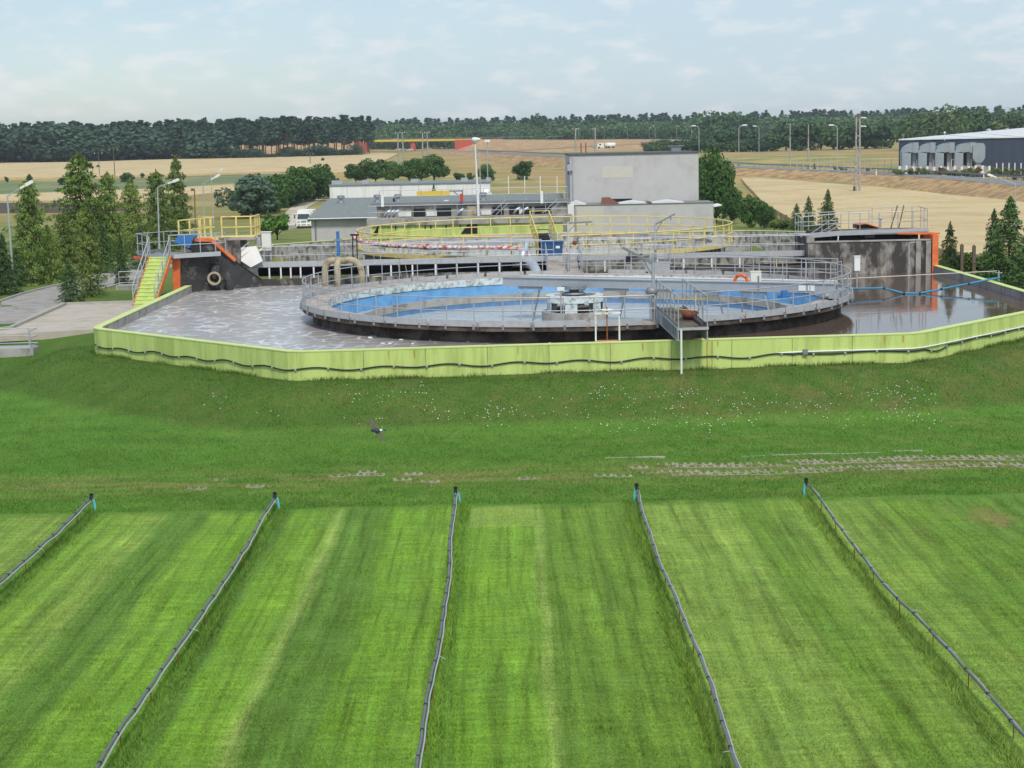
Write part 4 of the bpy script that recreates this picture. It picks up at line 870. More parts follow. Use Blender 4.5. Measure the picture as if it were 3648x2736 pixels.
t=thing('grey_cabinet','pale grey electrical cabinet on legs at the left end of the long walkway','cabinet',(-14.8,101.6,3.3)); M().box(-15.0,-14.45,101.6,101.95,4.2,5.3).box(-15.05,-14.4,101.55,102,5.3,5.34).obj('cabinet_body',MT['cabinet'],t); M().box(-15.4,-15.08,101.65,101.9,4.4,5.0).obj('side_box',MT['galv'],t); M().box(-15.28,-15.2,101.63,101.65,4.72,4.8).obj('red_button',MT['red'],t)
for x in (-14.95,-14.5): M().box(x-.04,x+.04,101.75,101.85,3.28,4.2).obj('leg',MT['galv'],t)
# ---------------------------------------------------------------- right chamber
rc=thing('right_chamber','stained grey concrete chamber with orange edges at the right basin corner','chamber',(22,101,1.5))
M().box(17.95,25.3,100.35,100.75,1.2,4.03).obj('front_wall',MT['concrete_stain'],rc); M().box(17.95,18.4,100.76,105,1.2,4.35).obj('left_wall',MT['concrete_stain'],rc)
M().box(17.9,25.32,100.3,100.8,4.03,4.1).obj('coping',MT['concrete'],rc)
for x in (24.4,25.0): M().box(x,x+.3,100.2,100.34,1.2,4.0).obj('buttress',MT['concrete'],rc)
M().box(18.45,25.2,103.0,104.0,1.2,4.6).obj('dark_wall',MT['black_wall'],rc); M().box(21.9,22.5,102.9,102.98,4.1,4.4).obj('light_patch',MT['concrete'],rc)
M().box(25.36,25.72,100.1,103.2,1.2,4.36).obj('orange_pillar',MT['orange'],rc)
M().bar(V(23.6,101.5,4.42),V(25.9,100.6,4.42),.3,.1).obj('orange_beam',MT['orange'],rc); M().bar(V(24.2,102.5,4.32),V(25.9,102.7,4.32),.4,.12).obj('orange_ledge',MT['orange'],rc)
M().slab([atY(3052,815,104),atY(3052,801,104),atY(3082,797,104),atY(3135,813,104)],(0,1.2,0)).obj('hatch',MT['blackpipe'],rc); M().bar(atY(3052,799,103.9),atY(3084,796,103.9),.4,.06).bar(atY(3084,796,103.9),atY(3136,812,103.9),.4,.06).obj('hatch_edge',MT['orange'],rc)
rp_=thing('right_platform','grey steel platform with railings on top of the right chamber','platform',(22,103,4.5))
zq=4.5
k0=[V(18.0,102.4,4.3),V(20.2,102.2,4.45),V(22.5,101.8,zq),V(23.8,101.8,zq),V(25.7,102.8,zq)]
m=M()
M().slab([V(17.9,102.4,4.25),V(20.2,102.2,4.38),V(22.5,101.7,4.42),V(24.0,101.7,4.42),V(25.8,102.7,4.42),V(25.8,104.6,4.42),V(18,104.6,4.3)],(0,0,.09)).obj('deck',MT['galv'],rp_)
for i in range(4): M().bar(k0[i]+V(0,-.06,.02),k0[i+1]+V(0,-.06,.02),.03,.3).obj('kick_plate',MT['kick'],rp_)
railing(rp_,k0,MT['galv'],1.2,(.62,),1.2,.026); railing(rp_,[V(17.9,102.5,4.3),V(18.0,105.5,4.4),V(22.8,106,4.5)],MT['galv'],1.15,(.6,),1.4,.024,name='back_railing'); railing(rp_,[V(23.0,106.0,4.5),V(26,106.2,4.5),V(25.7,102.8,4.5)],MT['galv'],1.3,(.65,),1.3,.024,name='back_railing')
M().bar(V(18.5,102.3,4.5),V(20.0,102.2,5.5),.04,.04).bar(V(18.9,102.3,4.45),V(20.0,102.2,5.1),.04,.04).bar(V(19.2,102.3,4.4),V(20.1,102.2,4.9),.04,.04).obj('stair_rails',MT['galv'],rp_)
M().bar(V(24.0,105.2,4.5),V(24.6,106,5.9),.06,.06).bar(V(24.5,105.2,4.5),V(25.0,106,5.9),.06,.06).obj('ladder',MT['wood'],rp_); M().tube([V(23.0,103.6,4.5),V(23.0,103.6,5.2)],.06,8).lathe((23.0,103.6,5.2),[(0,.06),(.15,.06),(.15,0),(0,0)],10).obj('valve_head',MT['galv'],rp_)
M().bar(V(20.1,102.1,4.3),V(20.0,102.0,3.3),.06,.1).obj('white_strut',MT['white_paint'],rp_)
M().tube([V(16.05,100.3,2.6),V(16.0,100.2,3.4)],.04,6).solo('marker_pole',MT['yellow'],'short yellow marker pole at the left end of the right chamber','pole')
# ---------------------------------------------------------------- buildings
def window(parent,x0,x1,y,z0,z1,name='window'):
    f=M(); f.box(x0-.06,x1+.06,y-.03,y+.02,z0-.06,z0).box(x0-.06,x1+.06,y-.03,y+.02,z1,z1+.06).box(x0-.06,x0,y-.03,y+.02,z0,z1).box(x1,x1+.06,y-.03,y+.02,z0,z1)
    w=f.obj(name,MT['white_paint'],parent); M().box(x0,x1,y-.015,y+.01,z0,z1).obj('pane',MT['glass'],w); return w
tb=thing('tall_block','tall windowless grey plaster block with a pale repainted patch','building',(11.6,156,1))
M().box(5.75,17.6,155,167,.6,9.0).obj('wall',MT['plaster'],tb)
M().box(5.65,17.7,154.9,167.1,9.0,9.14).obj('roof_edge',MT['darkroof'],tb)
p=atY(2145,635,154.99);q=atY(2255,592,154.99); M().box(p.x,q.x,154.985,155,p.z,q.z).obj('repainted_patch',MT['plaster_patch'],tb)
p=atY(2148,727,154.98);q=atY(2252,707,154.98); fr=M().box(p.x,q.x,154.97,155,p.z-.6,q.z).obj('dark_opening',MT['black'],tb)
M().tube([(6.0,154.9,8.9),(6.0,154.9,4.9)],.06,6).box(5.5,6.0,154.7,154.95,7.6,8.2).obj('downpipe',MT['galv'],tb)
M().box(5.6,5.74,157,158.2,7.2,8.3).obj('vent_box',MT['galv_dark'],tb)
q=atY(2405,530,160); M().box(q.x-.4,q.x+.5,159.5,160.5,9.14,9.6).box(q.x-.7,q.x+.8,159.4,160.6,9.6,9.68).obj('roof_cowl',MT['galv_dark'],tb)
for px in (2070,2087): q=atY(px,530,160); M().tube([(q.x,160,9.1),(q.x,160,10.1)],.06,6).obj('flue',MT['rust'],tb)
ax=thing('low_annex','low grey annex with white and red roof in front of the tall block','building',(12,151,1))
M().box(5.95,18.35,150,154.6,.6,4.62).obj('wall',MT['plaster'],ax); M().box(5.93,8.5,149.99,150,.6,4.6).obj('pale_bay',MT['plaster_patch'],ax)
for x0,x1 in ((5.3,7.0),(9.8,12.6),(12.9,15.8)):
    M().slab([V(x0,150.2,4.66),V(x1,150.2,4.66),V((x0+x1)/2,150.2,4.86 if x0>6 else 4.95)],(0,2.2,.06)).obj('white_gable',MT['white_roof'],ax)
M().slab([V(8.3,150.3,4.64),V(10.0,150.3,4.64),V(9.3,154,5.1),V(8.6,154,5.1)],(0,0,.05)).obj('red_flashing',MT['brownred'],ax); M().slab([V(12.5,150.1,4.8),V(12.75,150.1,4.7),V(12.95,150.1,4.66),V(12.4,150.1,4.84)],(0,2,.06)).obj('red_flashing',MT['brownred'],ax)
M().box(5.9,18.4,149.92,154.7,4.62,4.655).obj('roof_edge',MT['roof_grey'],ax); M().box(5.3,5.9,150.1,153,1.5,4.7).obj('white_side',MT['white_old'],ax)
M().slab([V(18.4,150.2,4.2),V(19.1,150.2,4.3),V(19.1,153,4.3),V(18.4,153,4.2)],(0,0,.12)).obj('canopy',MT['white_paint'],ax)
M().tube([(6.05,149.93,.8),(6.05,149.93,4.6)],.05,6).obj('downpipe',MT['galv'],ax)
lb=thing('low_building','long low grey building with a dark felt roof and gutter','building',(-6,158,1))
M().box(-18.25,5.2,155,175,.4,3.7).obj('wall',MT['plaster'],lb)
M().slab([V(-18.5,154.5,3.72),V(5.4,154.5,3.72),V(5.4,166,5.1),V(-17.6,166,5.1)],(0,0,.12)).obj('roof',MT['roof_grey'],lb)
M().slab([V(-18.45,154.6,3.65),V(-17.6,166,5.05),V(-17.6,166,3.5),V(-18.45,154.6,3.5)],(-.15,0,0)).obj('verge',MT['kick'],lb)
M().tube([(-18.5,154.42,3.72),(5.4,154.42,3.72)],.08,6).obj('gutter',MT['galv'],lb); M().tube([(-17.85,154.9,.6),(-17.85,154.9,3.7)],.07,6).obj('downpipe',MT['galv_dark'],lb)
for px in (1215,1345,1418,1722):
    q=atY(px,712,163); v=M().tube([(q.x,163,4.6),(q.x,163,5.25)],.22,10).obj('roof_vent',MT['galv'],lb); M().lathe((q.x,163,5.25),[(.2,0),(.4,.05),(.34,.3),(0,.34)],10).obj('cowl',MT['galv_dark'],v)
q=atY(1403,712,163); M().tube([(q.x,163,4.6),(q.x,163,5.2)],.1,6).obj('stack',MT['black'],lb)
q=atY(1590,700,160); M().box(q.x-.2,q.x+.2,159.8,160.2,4.7,5.0).obj('white_duct',MT['white_paint'],lb)
wb=thing('white_building','long white flat roofed building behind the low grey roof','building',(-10,182,1))
for k in range(9):
    x0=-19.1+k*17.2/9; M().box(x0+.015,x0+17.2/9-.015,180,180.2,0,6.05).obj('wall_panel',MT['white_old'],wb)
M().box(-19.1,-1.9,180.21,192,0,6.0).obj('wall',MT['white_old'],wb); M().box(-19.2,-1.8,179.9,192.1,6.05,6.17).obj('roof_edge',MT['roof_grey'],wb)
for px,ww in ((1202,.6),(1303,.36),(1478,.4),(1655,.36),(1740,.25)):
    q=atY(px,650,184); M().box(q.x-ww,q.x+ww,183.6,184.4,6.17,6.55).obj('roof_box',MT['galv'],wb)
# screen house: lime channel, concrete beams, equipment
gc=thing('screen_channel','lime green channel with concrete deck, railings and machinery before the low building','channel',(-3.5,147,1))
M().box(-12.0,4.75,146.8,147.1,.8,3.32).obj('lime_wall',MT['lime'],gc)
M().box(-12.4,5.6,146.6,148.6,3.33,3.95).obj('concrete_beam',MT['concrete'],gc); M().box(-11.8,5.4,150.5,150.8,2.5,4.9).obj('back_wall',MT['concrete'],gc)
M().box(-12.3,5.6,150.2,151.5,4.9,5.2).obj('upper_slab',MT['galv_dark'],gc)
for a,b in ((1470,1515),(1555,1608),(1755,1795),(1815,1850),(1862,1895),(1905,1965)):
    p=atY(a,785,150.4);q=atY(b,760,150.4); M().box(p.x,q.x,150.38,150.45,3.96,4.62).obj('dark_opening',MT['black'],gc)
for a,b in ((1420,1465),(1520,1556),(1715,1750),(1850,1862)):
    p=atY(a,785,150);q=atY(b,760,150); M().box(p.x,q.x,149.9,150.37,3.96,4.4).obj('equipment_box',MT['white_old'],gc)
for px in (1380,1395,1410,1640,1840,1870): q=atY(px,775,149.4); M().tube([V(q.x-.25,149.2,3.95),V(q.x,149.2,4.4),V(q.x+.35,149.2,4.55)],.12,8).obj('pipe_bend',MT['silver'],gc,True)
p=atY(1683,770,149); M().box(p.x-.45,p.x+.45,148.9,149.6,3.96,4.75).obj('pump_housing',MT['beige_pipe'],gc)
for a,b in ((1325,1345),(1642,1700)): p=atY(a,830,146.7);q=atY(b,795,146.7); M().slab([V(p.x,146.75,2.5),V(q.x,146.75,2.5),V(q.x,146.75,3.3),V(p.x+.6,146.75,3.3)],(0,.03,0)).obj('dark_recess',MT['black'],gc)
railing(gc,[V(-12.2,146.8,3.95),V(5.2,146.8,3.95)],MT['galv'],1.1,(.55,),1.9,.03); railing(gc,[V(-11.5,150.4,5.2),V(-2,150.4,5.2),V(5.3,150.4,5.2)],MT['galv'],1.1,(.55,),1.9,.03,name='upper_railing')
for px in (1362,1930): q=atY(px,700,149); M().box(q.x-.12,q.x+.12,148.9,149.1,4.9,6.0).obj('white_stack',MT['white_paint'],gc)
for x0 in (-1.6,3.0): M().bar(V(x0,149,4.0),V(x0+1.4,149,5.3),.06,.06).bar(V(x0+.5,149,4.0),V(x0+1.6,149,5.0),.06,.06).obj('stair_rail',MT['galv'],gc)
q=atY(1645,732,149.6); M().box(q.x-.14,q.x+.14,149.4,149.7,5.2,5.9).obj('red_box',MT['red'],gc)
m=M()
for px in (1410,1515,1535,1590,1640): q=atY(px,820,146.75); m.box(q.x-.05,q.x+.05,146.7,146.78,3.0,3.28)
m.obj('small_brackets',MT['black'],gc)
# yellow gantry on the far roof, dishes
a=atY(1485,703,170);b=atY(1602,699,170); t=thing('yellow_gantry','yellow beam with a grey frame above the low building roof','gantry',V(a.x,170,4)); M().bar(V(a.x,170,5.35),V(b.x,170,5.35),.3,.5).obj('yellow_beam',MT['yellow_bright'],t); c=atY(1648,697,170); M().bar(V(b.x,170,5.55),V(c.x,170,5.55),.15,.15).bar(V(c.x,170,5.55),V(c.x,170,3),.15,.15).bar(V(c.x-.9,170,5.5),V(c.x,170,4.8),.1,.1).obj('frame',MT['galv_dark'],t)
def dish(p,label,r,tilt):
    t=thing('satellite_dish',label,'dish',p); d=M().lathe((0,0,0),[(0,0),(r*.5,.03),(r,.13)],18); R=Matrix.Rotation(tilt[0],4,'Z')@Matrix.Rotation(tilt[1],4,'X'); d.v=[tuple(R@Vector(v)+p+V(0,0,r*1.2)) for v in d.v]; d.obj('reflector',MT['white_paint'],t,True); M().tube([p,p+V(0,.05,r*1.2)],.04,6).obj('stand',MT['galv_dark'],t)
dish(atY(1730,690,172),'large pale satellite dish on a stand near the central lamp post',.42,(.1,1.45)); dish(atY(1745,712,171),'small white satellite dish seen edge on below the larger dish',.36,(1.1,1.3))
# ---------------------------------------------------------------- lamp posts
def lamp(base,top,arm,label,r=.07,name='street_lamp',head=.75,group=None):
    t=thing(name,label,'street lamp',base,group); h=(top-base); M().tube([base,base+h*.28,base+h*.285,top],[r*1.35,r*1.25,r,r*.7],8).obj('pole',MT['pole'],t)
    M().tube([top,arm],[r*.6,r*.5],6).obj('arm',MT['pole'],t); d=(arm-top).normalized(); hd=M(); hd.bar(arm-d*.1,arm+d*head*.4,.22,.13).bar(arm+d*head*.4,arm+d*head,.34,.2); hd.obj('lamp_head',MT['white_old'],t); return t
p=gnd(50,1043); lamp(p,atY(26,698,p.y),atY(78,668,p.y),'leftmost tall grey lamp post beside the drive with its head bent right')
p=V(atY(566,880,125).x,125,1.7); lamp(p,atY(561,668,125),atY(603,652,125),'grey lamp post rising behind the left platform, second from the left')
p=V(atY(730,850,150).x,150,1.0); lamp(p,atY(723,655,150),atY(756,637,150),'grey lamp post behind the yellow railed platform')
p=gnd(761,803); lamp(p,atY(752,630,p.y),atY(778,612,p.y),'farther thin lamp post just right of the one behind the yellow railings')
p=gnd(3618,830); lamp(p,atY(3617,655,p.y),atY(3545,630,p.y),'lamp post at the right edge with its head bent left over the wheat')
p=V(-2.55,148.5,1.2); t=thing('plant_lamp','tall slim white lamp post with a round head before the low building','street lamp',p); tp=atY(1692,505,148.5); M().tube([p,p.lerp(tp,.55),p.lerp(tp,.56),tp],[.14,.12,.09,.05],8).obj('pole',MT['white_paint'],t); M().lathe(tp,[(0,-.2),(.12,-.15),(.3,.1),(.34,.25),(.2,.36),(0,.4)],12).blob(tp+V(.28,0,.2),.22,.2,.14,8,5).obj('lamp_head',MT['white_old'],t,True)
p=V(atY(1737,700,190).x,190,0); t=thing('mast','thin grey mast with a small box head behind the white building','mast',p); M().tube([p,atY(1736,505,190)],.06,6).obj('pole',MT['pole'],t); q=atY(1736,503,190); M().box(q.x-.3,q.x+.3,189.8,190.2,q.z-.1,q.z+.15).obj('lamp_head',MT['white_old'],t)
p=V(atY(694,830,140).x,140,1.2); M().tube([p,atY(693,680,140)],.05,6).box(p.x-.15,p.x+.15,139.9,140.1,atY(693,680,140).z,atY(693,680,140).z+.2).solo('thin_mast',MT['wood'],'thin brown mast between the left lamp posts','mast')
p=V(atY(1712,690,175).x,175,1); M().tube([p,V(p.x+.0,175,atY(1712,540,175).z)],.05,6).solo('aerial_pole',MT['pole'],'bare thin aerial pole right beside the round headed lamp','pole')
# ---------------------------------------------------------------- white truck
p=gnd(1083,814); tr=thing('white_truck','white flat nosed truck parked at the corner of the low building','truck',p)
x,y,z=p
bdy=M().slab([V(x-1.05,y,z+.45),V(x-1.05,y,z+1.25),V(x-1.0,y+.06,z+1.35),V(x-.93,y+.2,z+2.2),V(x+.93,y+.2,z+2.2),V(x+1.0,y+.06,z+1.35),V(x+1.05,y,z+1.25),V(x+1.05,y,z+.45)],(0,1.7,0))
bdy.obj('cab',MT['white_paint'],tr); M().box(x-1.1,x+1.1,y+1.8,y+6.5,z+.8,z+2.5).obj('cargo_body',MT['white_old'],tr)
M().slab([V(x-.9,y+.0,z+1.38),V(x+.9,y+.0,z+1.38),V(x+.82,y+.14,z+2.05),V(x-.82,y+.14,z+2.05)],(0,-.02,0)).obj('windscreen',MT['glass'],tr)
M().box(x-1.06,x+1.06,y-.1,y-.001,z+.35,z+.72).obj('bumper',MT['white_old'],tr); M().box(x-.35,x+.35,y-.02,y-.001,z+.85,z+1.1).obj('grille',MT['galv_dark'],tr)
for s in (-1,1):
    M().box(x+s*.72-.2,x+s*.72+.2,y-.03,y-.001,z+.86,z+1.04).obj('headlight',MT['galv'],tr); M().box(x+s*.7-.16,x+s*.7+.16,y-.12,y-.101,z+.42,z+.58).obj('fog_light',MT['galv_dark'],tr)
    for yy in (y+.8,y+4.9):
        wh=M().tube([V(x+s*.75,yy,z+.4),V(x+s*1.02,yy,z+.4)],.4,16).obj('wheel',MT['tyre'],tr); M().tube([V(x+s*1.0,yy,z+.4),V(x+s*1.03,yy,z+.4)],.2,12).obj('rim',MT['galv'],wh)
    M().bar(V(x+s*1.0,y+.1,z+1.9),V(x+s*1.28,y+.02,z+1.9),.04,.04).box(x+s*1.28-.08,x+s*1.28+.08,y-.02,y+.04,z+1.45,z+1.95).obj('mirror',MT['black'],tr)
M().box(x-.3,x+.3,y-.115,y-.101,z+.48,z+.6).obj('number_plate',MT['galv_dark'],tr); M().box(x-.6,x+.6,y+.3,y+1.4,z+2.2,z+2.38).obj('roof_fairing',MT['white_paint'],tr)
# ---------------------------------------------------------------- foliage meshes
def leafmesh(name,C_,N_,size,mt,asp=.55,seed=0,jit=.35):
    """one quad per leaf clump at centres C_, lying roughly across direction N_"""
    r=np.random.default_rng(seed); n=len(C_); size=np.broadcast_to(size,(n,))*r.uniform(1-jit,1+jit,n)
    N_=N_+r.normal(0,.55,(n,3)); N_/=np.linalg.norm(N_,axis=1,keepdims=True)+1e-9
    a=np.cross(N_,r.normal(0,1,(n,3))); a/=np.linalg.norm(a,axis=1,keepdims=True)+1e-9; b=np.cross(N_,a)
    s=size[:,None]; v=np.stack([C_-a*s,C_-b*s*asp+N_*s*.15,C_+a*s,C_+b*s*asp+N_*s*.15],1).reshape(-1,3)
    me=bpy.data.meshes.new(name); f=np.arange(4*n).reshape(-1,4)
    me.vertices.add(4*n); me.vertices.foreach_set('co',v.astype(np.float32).ravel()); me.loops.add(4*n); me.loops.foreach_set('vertex_index',f.ravel().astype(np.int32))
    me.polygons.add(n); me.polygons.foreach_set('loop_start',(np.arange(n)*4).astype(np.int32)); me.polygons.foreach_set('loop_total',np.full(n,4,np.int32)); me.materials.append(mt); me.update(calc_edges=True); me.validate(); return me
def conifer(name,seed,mt,nl=3000,droop=.25,top=.9,gap=.25,size=.045,up=0.0,low=.04):
    """unit conifer: height 1, radius .5 at the foot"""
    r=np.random.default_rng(seed); P=[];Nn=[]; br=[]
    z=low
    while z<.985:
        R=.5*(1-z)**top*r.uniform(1-gap,1+gap)+.012; k=r.integers(4,8); a0=r.uniform(0,7)
        for j in range(k):
            a=a0+2*PI*j/k+r.normal(0,.25); L=R*r.uniform(.65,1.12); br.append((z,a,L))
        z+=r.uniform(.022,.038)*(1.25-z*.5)
    W=np.array([b[2] for b in br]); cnt=np.maximum(3,(W/W.sum()*nl).astype(int))
    for (z,a,L),c in zip(br,cnt):
        t=r.uniform(.12,1,c)**.75; d=np.array([math.cos(a),math.sin(a)]); side=np.array([-d[1],d[0]]); w=r.normal(0,.17,c)*L*(1-.5*t)
        x=d[0]*L*t+side[0]*w; y=d[1]*L*t+side[1]*w; zz=z-droop*L*t**1.5+up*L*t+r.normal(0,.008,c)-np.abs(w)*.25
        P.append(np.stack([x,y,zz],1)); q=np.stack([d[0]*.3+0*t,d[1]*.3+0*t,.9+0*t],1); Nn.append(q)
    P.append(np.stack([r.normal(0,.004,30),r.normal(0,.004,30),r.uniform(.93,1.0,30)],1)); Nn.append(r.normal(0,1,(30,3)))
    P=np.concatenate(P);Nn=np.concatenate(Nn); P[:,2]=np.maximum(P[:,2],.01)
    crown=leafmesh(name+'_crown',P,Nn,size,mt,.32,seed)
    m=M().tube([(0,0,-.03),(0,0,.4),(0,0,.97)],[.022,.015,.003],7)
    for (z,a,L) in br[::2]: m.tube([(0,0,z),(math.cos(a)*L*.85,math.sin(a)*L*.85,z-droop*L*.75+up*L*.8)],[.006,.0015],3)
    return m.mesh(name+'_trunk',MT['bark']),crown
def broad(name,seed,mt,lobes=12,nl=2600,size=.05,base=.22,wide=.5,tall=.42,trunk=.03,inner=.72,rs=1.0):
    """unit broadleaf: height 1; crown lobes fill an ellipsoid of half width wide"""
    r=np.random.default_rng(seed); cz=1-tall; P=[];Nn=[];Lc=[]
    for i in range(lobes):
        v=r.normal(0,1,3); v/=np.linalg.norm(v); q=r.uniform(.2,.95)**.6; c=np.array([v[0]*wide*q*.88,v[1]*wide*q*.88,cz+v[2]*tall*q*.82]); rad=r.choice([.09,.13,.18,.24],p=[.3,.3,.25,.15])*r.uniform(.85,1.15)*(.7+wide*.6)*rs; Lc.append((c,rad))
    tot=sum(l[1]**2 for l in Lc)
    for c,rad in Lc:
        k=int(nl*rad**2/tot); v=r.normal(0,1,(k,3)); v/=np.linalg.norm(v,axis=1,keepdims=True); q=r.uniform(inner,1.08,k)[:,None]; p=c+v*q*rad*np.array([1,1,.85]); P.append(p); Nn.append(v+np.array([0,0,.35]))
    P=np.concatenate(P);Nn=np.concatenate(Nn); k=P[:,2]>base*.5; crown=leafmesh(name+'_crown',P[k],Nn[k],size,mt,.6,seed)
    m=M().tube([(0,0,-.04),(.01,0,base),(0,.01,cz)],[trunk,trunk*.8,trunk*.4],7)
    for c,rad in Lc[:9]: m.tube([(0,0,base*.8),tuple(c*.6+np.array([0,0,base*.35])),tuple(c)],[trunk*.55,trunk*.35,trunk*.1],4)
    return m.mesh(name+'_trunk',MT['bark']),crown
def pine(name,seed,mt,nl=620,size=.028,low=.42):
    r=np.random.default_rng(seed); P=[];Nn=[]
    nb=22
    for i in range(nb):
        t=(i+r.uniform(0,1))/nb; z=low+(.97-low)*t; w=.17*(1-t)**.75*r.uniform(.6,1.15)+.008; a=r.uniform(0,7); q=w*r.uniform(.25,1); c=np.array([math.cos(a)*q,math.sin(a)*q,z]); rad=.075*(1-.62*t)*r.uniform(.8,1.2)
        k=nl//nb; v=r.normal(0,1,(k,3)); v/=np.linalg.norm(v,axis=1,keepdims=True); P.append(c+v*rad*np.array([1.2,1.2,.55])*r.uniform(.4,1.08,k)[:,None]); Nn.append(v+np.array([0,0,.5]))
    P=np.concatenate(P);Nn=np.concatenate(Nn); return M().tube([(0,0,-.02),(.005,0,.5),(0,0,.93)],[.011,.008,.003],5).mesh(name+'_trunk',MT['pinebark']),leafmesh(name+'_crown',P,Nn,size,mt,.6,seed)
KIND={}
for i in range(3):
    KIND['larch%d'%i]=conifer('larch',10+i,MT['larch'],7500,.12,.5,.4,.028,.05)
    KIND['larchl%d'%i]=conifer('larch_light',20+i,MT['larch2'],6500,.1,.5,.35,.028,.06,.02)
    KIND['spruce%d'%i]=conifer('spruce',30+i,MT['spruce'],5500,.18,.8,.35,.028,.03)
    KIND['dec%d'%i]=broad('broadleaf',40+i,MT['decid'],26,2800,.042,.2,.5,.42)
    KIND['shrub%d'%i]=broad('shrub',50+i,MT['decid'],24,2600,.046,.06,.55,.5,.02)
    KIND['far%d'%i]=broad('far_tree',60+i,MT['farleaf'],24,1000,.06,.03,.5,.5,.012,.6,1.4)
    KIND['pop%d'%i]=broad('poplar',70+i,MT['poplar'],20,900,.055,.08,.26,.48,.012,.6,1.3)
for i in range(4): KIND['pine%d'%i]=pine('pine',80+i,MT['pine'],low=.36 if i<2 else .45)
for i in range(3): KIND['fullpine%d'%i]=pine('full_pine',84+i,MT['pine'],800,.03,.06)
for i in range(2): KIND['cone%d'%i]=broad('bushy_conifer',96+i,MT['decid'],34,4200,.034,.03,.42,.5,.02,.55,1.1)
KIND['light0']=broad('light_tree',90,MT['decid2'],24,2400,.05,.2,.5,.42); KIND['blue0']=broad('blue_pine',91,MT['bluepine'],26,3000,.042,.08,.6,.48)
KIND['willow0']=broad('willow',92,MT['willow'],34,1900,.042,.03,.6,.5,.02,.6,1.2); KIND['weed0']=broad('weed',93,MT['weed'],8,240,.09,.05,.5,.45,.01); KIND['redweed0']=broad('red_weed',94,MT['redweed'],7,220,.09,.05,.45,.45,.01)
def tree(kind,p,h,w,label,name,cat='tree',group=None,rz=None):
    tm,cm=KIND[kind]; t=thing(name,label,cat,p,group); t.rotation_euler=(0,0,random.uniform(0,6.28) if rz is None else rz); t.scale=(w,w,h)
    for n_,me in (('trunk',tm),('crown',cm)):
        o=bpy.data.objects.new(n_,me); C.objects.link(o); o.parent=t
    return t
def treepx(kind,x,yb,yt,wpx,label,name,cat='tree',group=None,lift=0,wu=1.0):
    p=gnd(x,yb); s=p.y/FPX; return tree(kind,p,(yb-yt)*s,wpx*s/wu,label,name,cat,group)
# conifers left of the basin (foot y, top y, width in photograph pixels)
for k,x,yb,yt,wd,lab in (
 ('larch0',118,1012,640,250,'broad bushy larch right beside the leftmost lamp post'),
 ('spruce1',20,1050,830,170,'dark spruce at the left edge below the leftmost lamp head'),
 ('larch1',300,935,548,330,'tallest open branched larch standing against the wheat'),
 ('larchl0',325,1058,735,190,'light green larch between the drive and the pad'),
 ('spruce0',252,1078,930,150,'low bushy spruce at the edge of the drive'),
 ('spruce2',436,1012,832,100,'slim spruce left of the lime stairs'),
 ('larch2',398,930,615,190,'thin topped larch left of the second lamp post'),
 ('larchl1',478,905,640,200,'feathery pale larch just left of the second lamp post'),
 ('larch0',570,900,610,200,'dense round topped larch behind the second lamp post'),
 ('larch1',640,880,560,150,'slender dark larch between the second and third lamp posts'),
 ('larchl2',235,985,760,170,'small pale larch in front of the tallest larch'),
 ('spruce1',505,960,800,150,'dark low spruce behind the left platform railing'),
 ('spruce0',370,975,790,160,'mid height spruce right of the light green larch'),
 ('larchl1',180,1005,800,150,'young larch filling the gap beside the bushy larch'),
 ('spruce2',620,890,770,130,'low dark spruce right behind the left platform'),
 ('spruce0',60,1020,880,150,'low spruce behind the foot of the leftmost lamp post')):
    treepx(k,x,yb,yt,wd*.78,lab,'larch_tree' if 'larch' in k else 'spruce_tree')
# right hand conifers
for k,x,yb,yt,wd,lab in (
 ('cone0',2552,795,530,150,'big dense conifer beside the right edge of the tall block'),
 ('cone1',2506,780,555,110,'dark conifer half hidden behind the tall block'),
 ('cone1',2602,800,660,90,'smaller conifer in front of the big one by the tall block'),
 ('shrub0',2672,812,675,95,'bushy tree at the corner of the wheat beside the annex trees'),
 ('shrub2',2722,815,715,70,'short bushy tree next to the wooden fence posts'),
 ('spruce2',2838,830,725,80,'small spruce just left of the right platform railing'),
 ('spruce0',2880,832,700,80,'thin topped spruce behind the start of the right platform'),
 ('spruce1',2948,845,675,110,'tallest spruce behind the right platform'),
 ('spruce2',3382,985,790,110,'lone small spruce right of the orange pillar'),
 ('spruce0',3538,985,745,130,'slim spruce left of the right lamp post'),
 ('spruce1',3592,1010,700,270,'big spruce in front of the right lamp post'),
 ('spruce2',3660,1040,850,200,'bushy spruce cut by the right edge')):
    treepx(k,x,yb,yt,wd,lab,'spruce_tree' if 'spruce' in k else 'bushy_tree')
treepx('light0',988,855,752,110,'round light green tree in front of the white truck','broadleaf_tree')
# hedge of shrubs along the track
for i,(k,x,yb,yt,wd,lab) in enumerate((
 ('blue0',868,775,618,165,'bluish pine at the left end of the hedge'),
 ('shrub2',905,770,640,120,'low hedge bush tucked behind the bluish pine'),('shrub1',975,752,618,120,'wide low hedge bush between the two leftmost dark ones'),('shrub0',1035,728,600,120,'dense hedge bush left of the rounded one'),('shrub2',1088,716,592,110,'thick hedge bush right of the rounded one'),('shrub0',1135,705,580,100,'hedge bush next to the last one on the right'),
 ('shrub0',945,760,600,120,'dark green hedge bush right of the bluish pine'),
 ('shrub1',1005,735,612,120,'broad hedge bush in the middle of the row'),
 ('shrub2',1062,722,590,110,'hedge bush with a rounded crown before the track bends'),
 ('shrub0',1110,712,588,100,'tall hedge bush near the right end of the row'),
 ('shrub1',1155,698,575,90,'last bush at the right end of the hedge'))):
    treepx(k,x,yb+4,yt,wd*1.2,lab,'hedge_bush','bush')
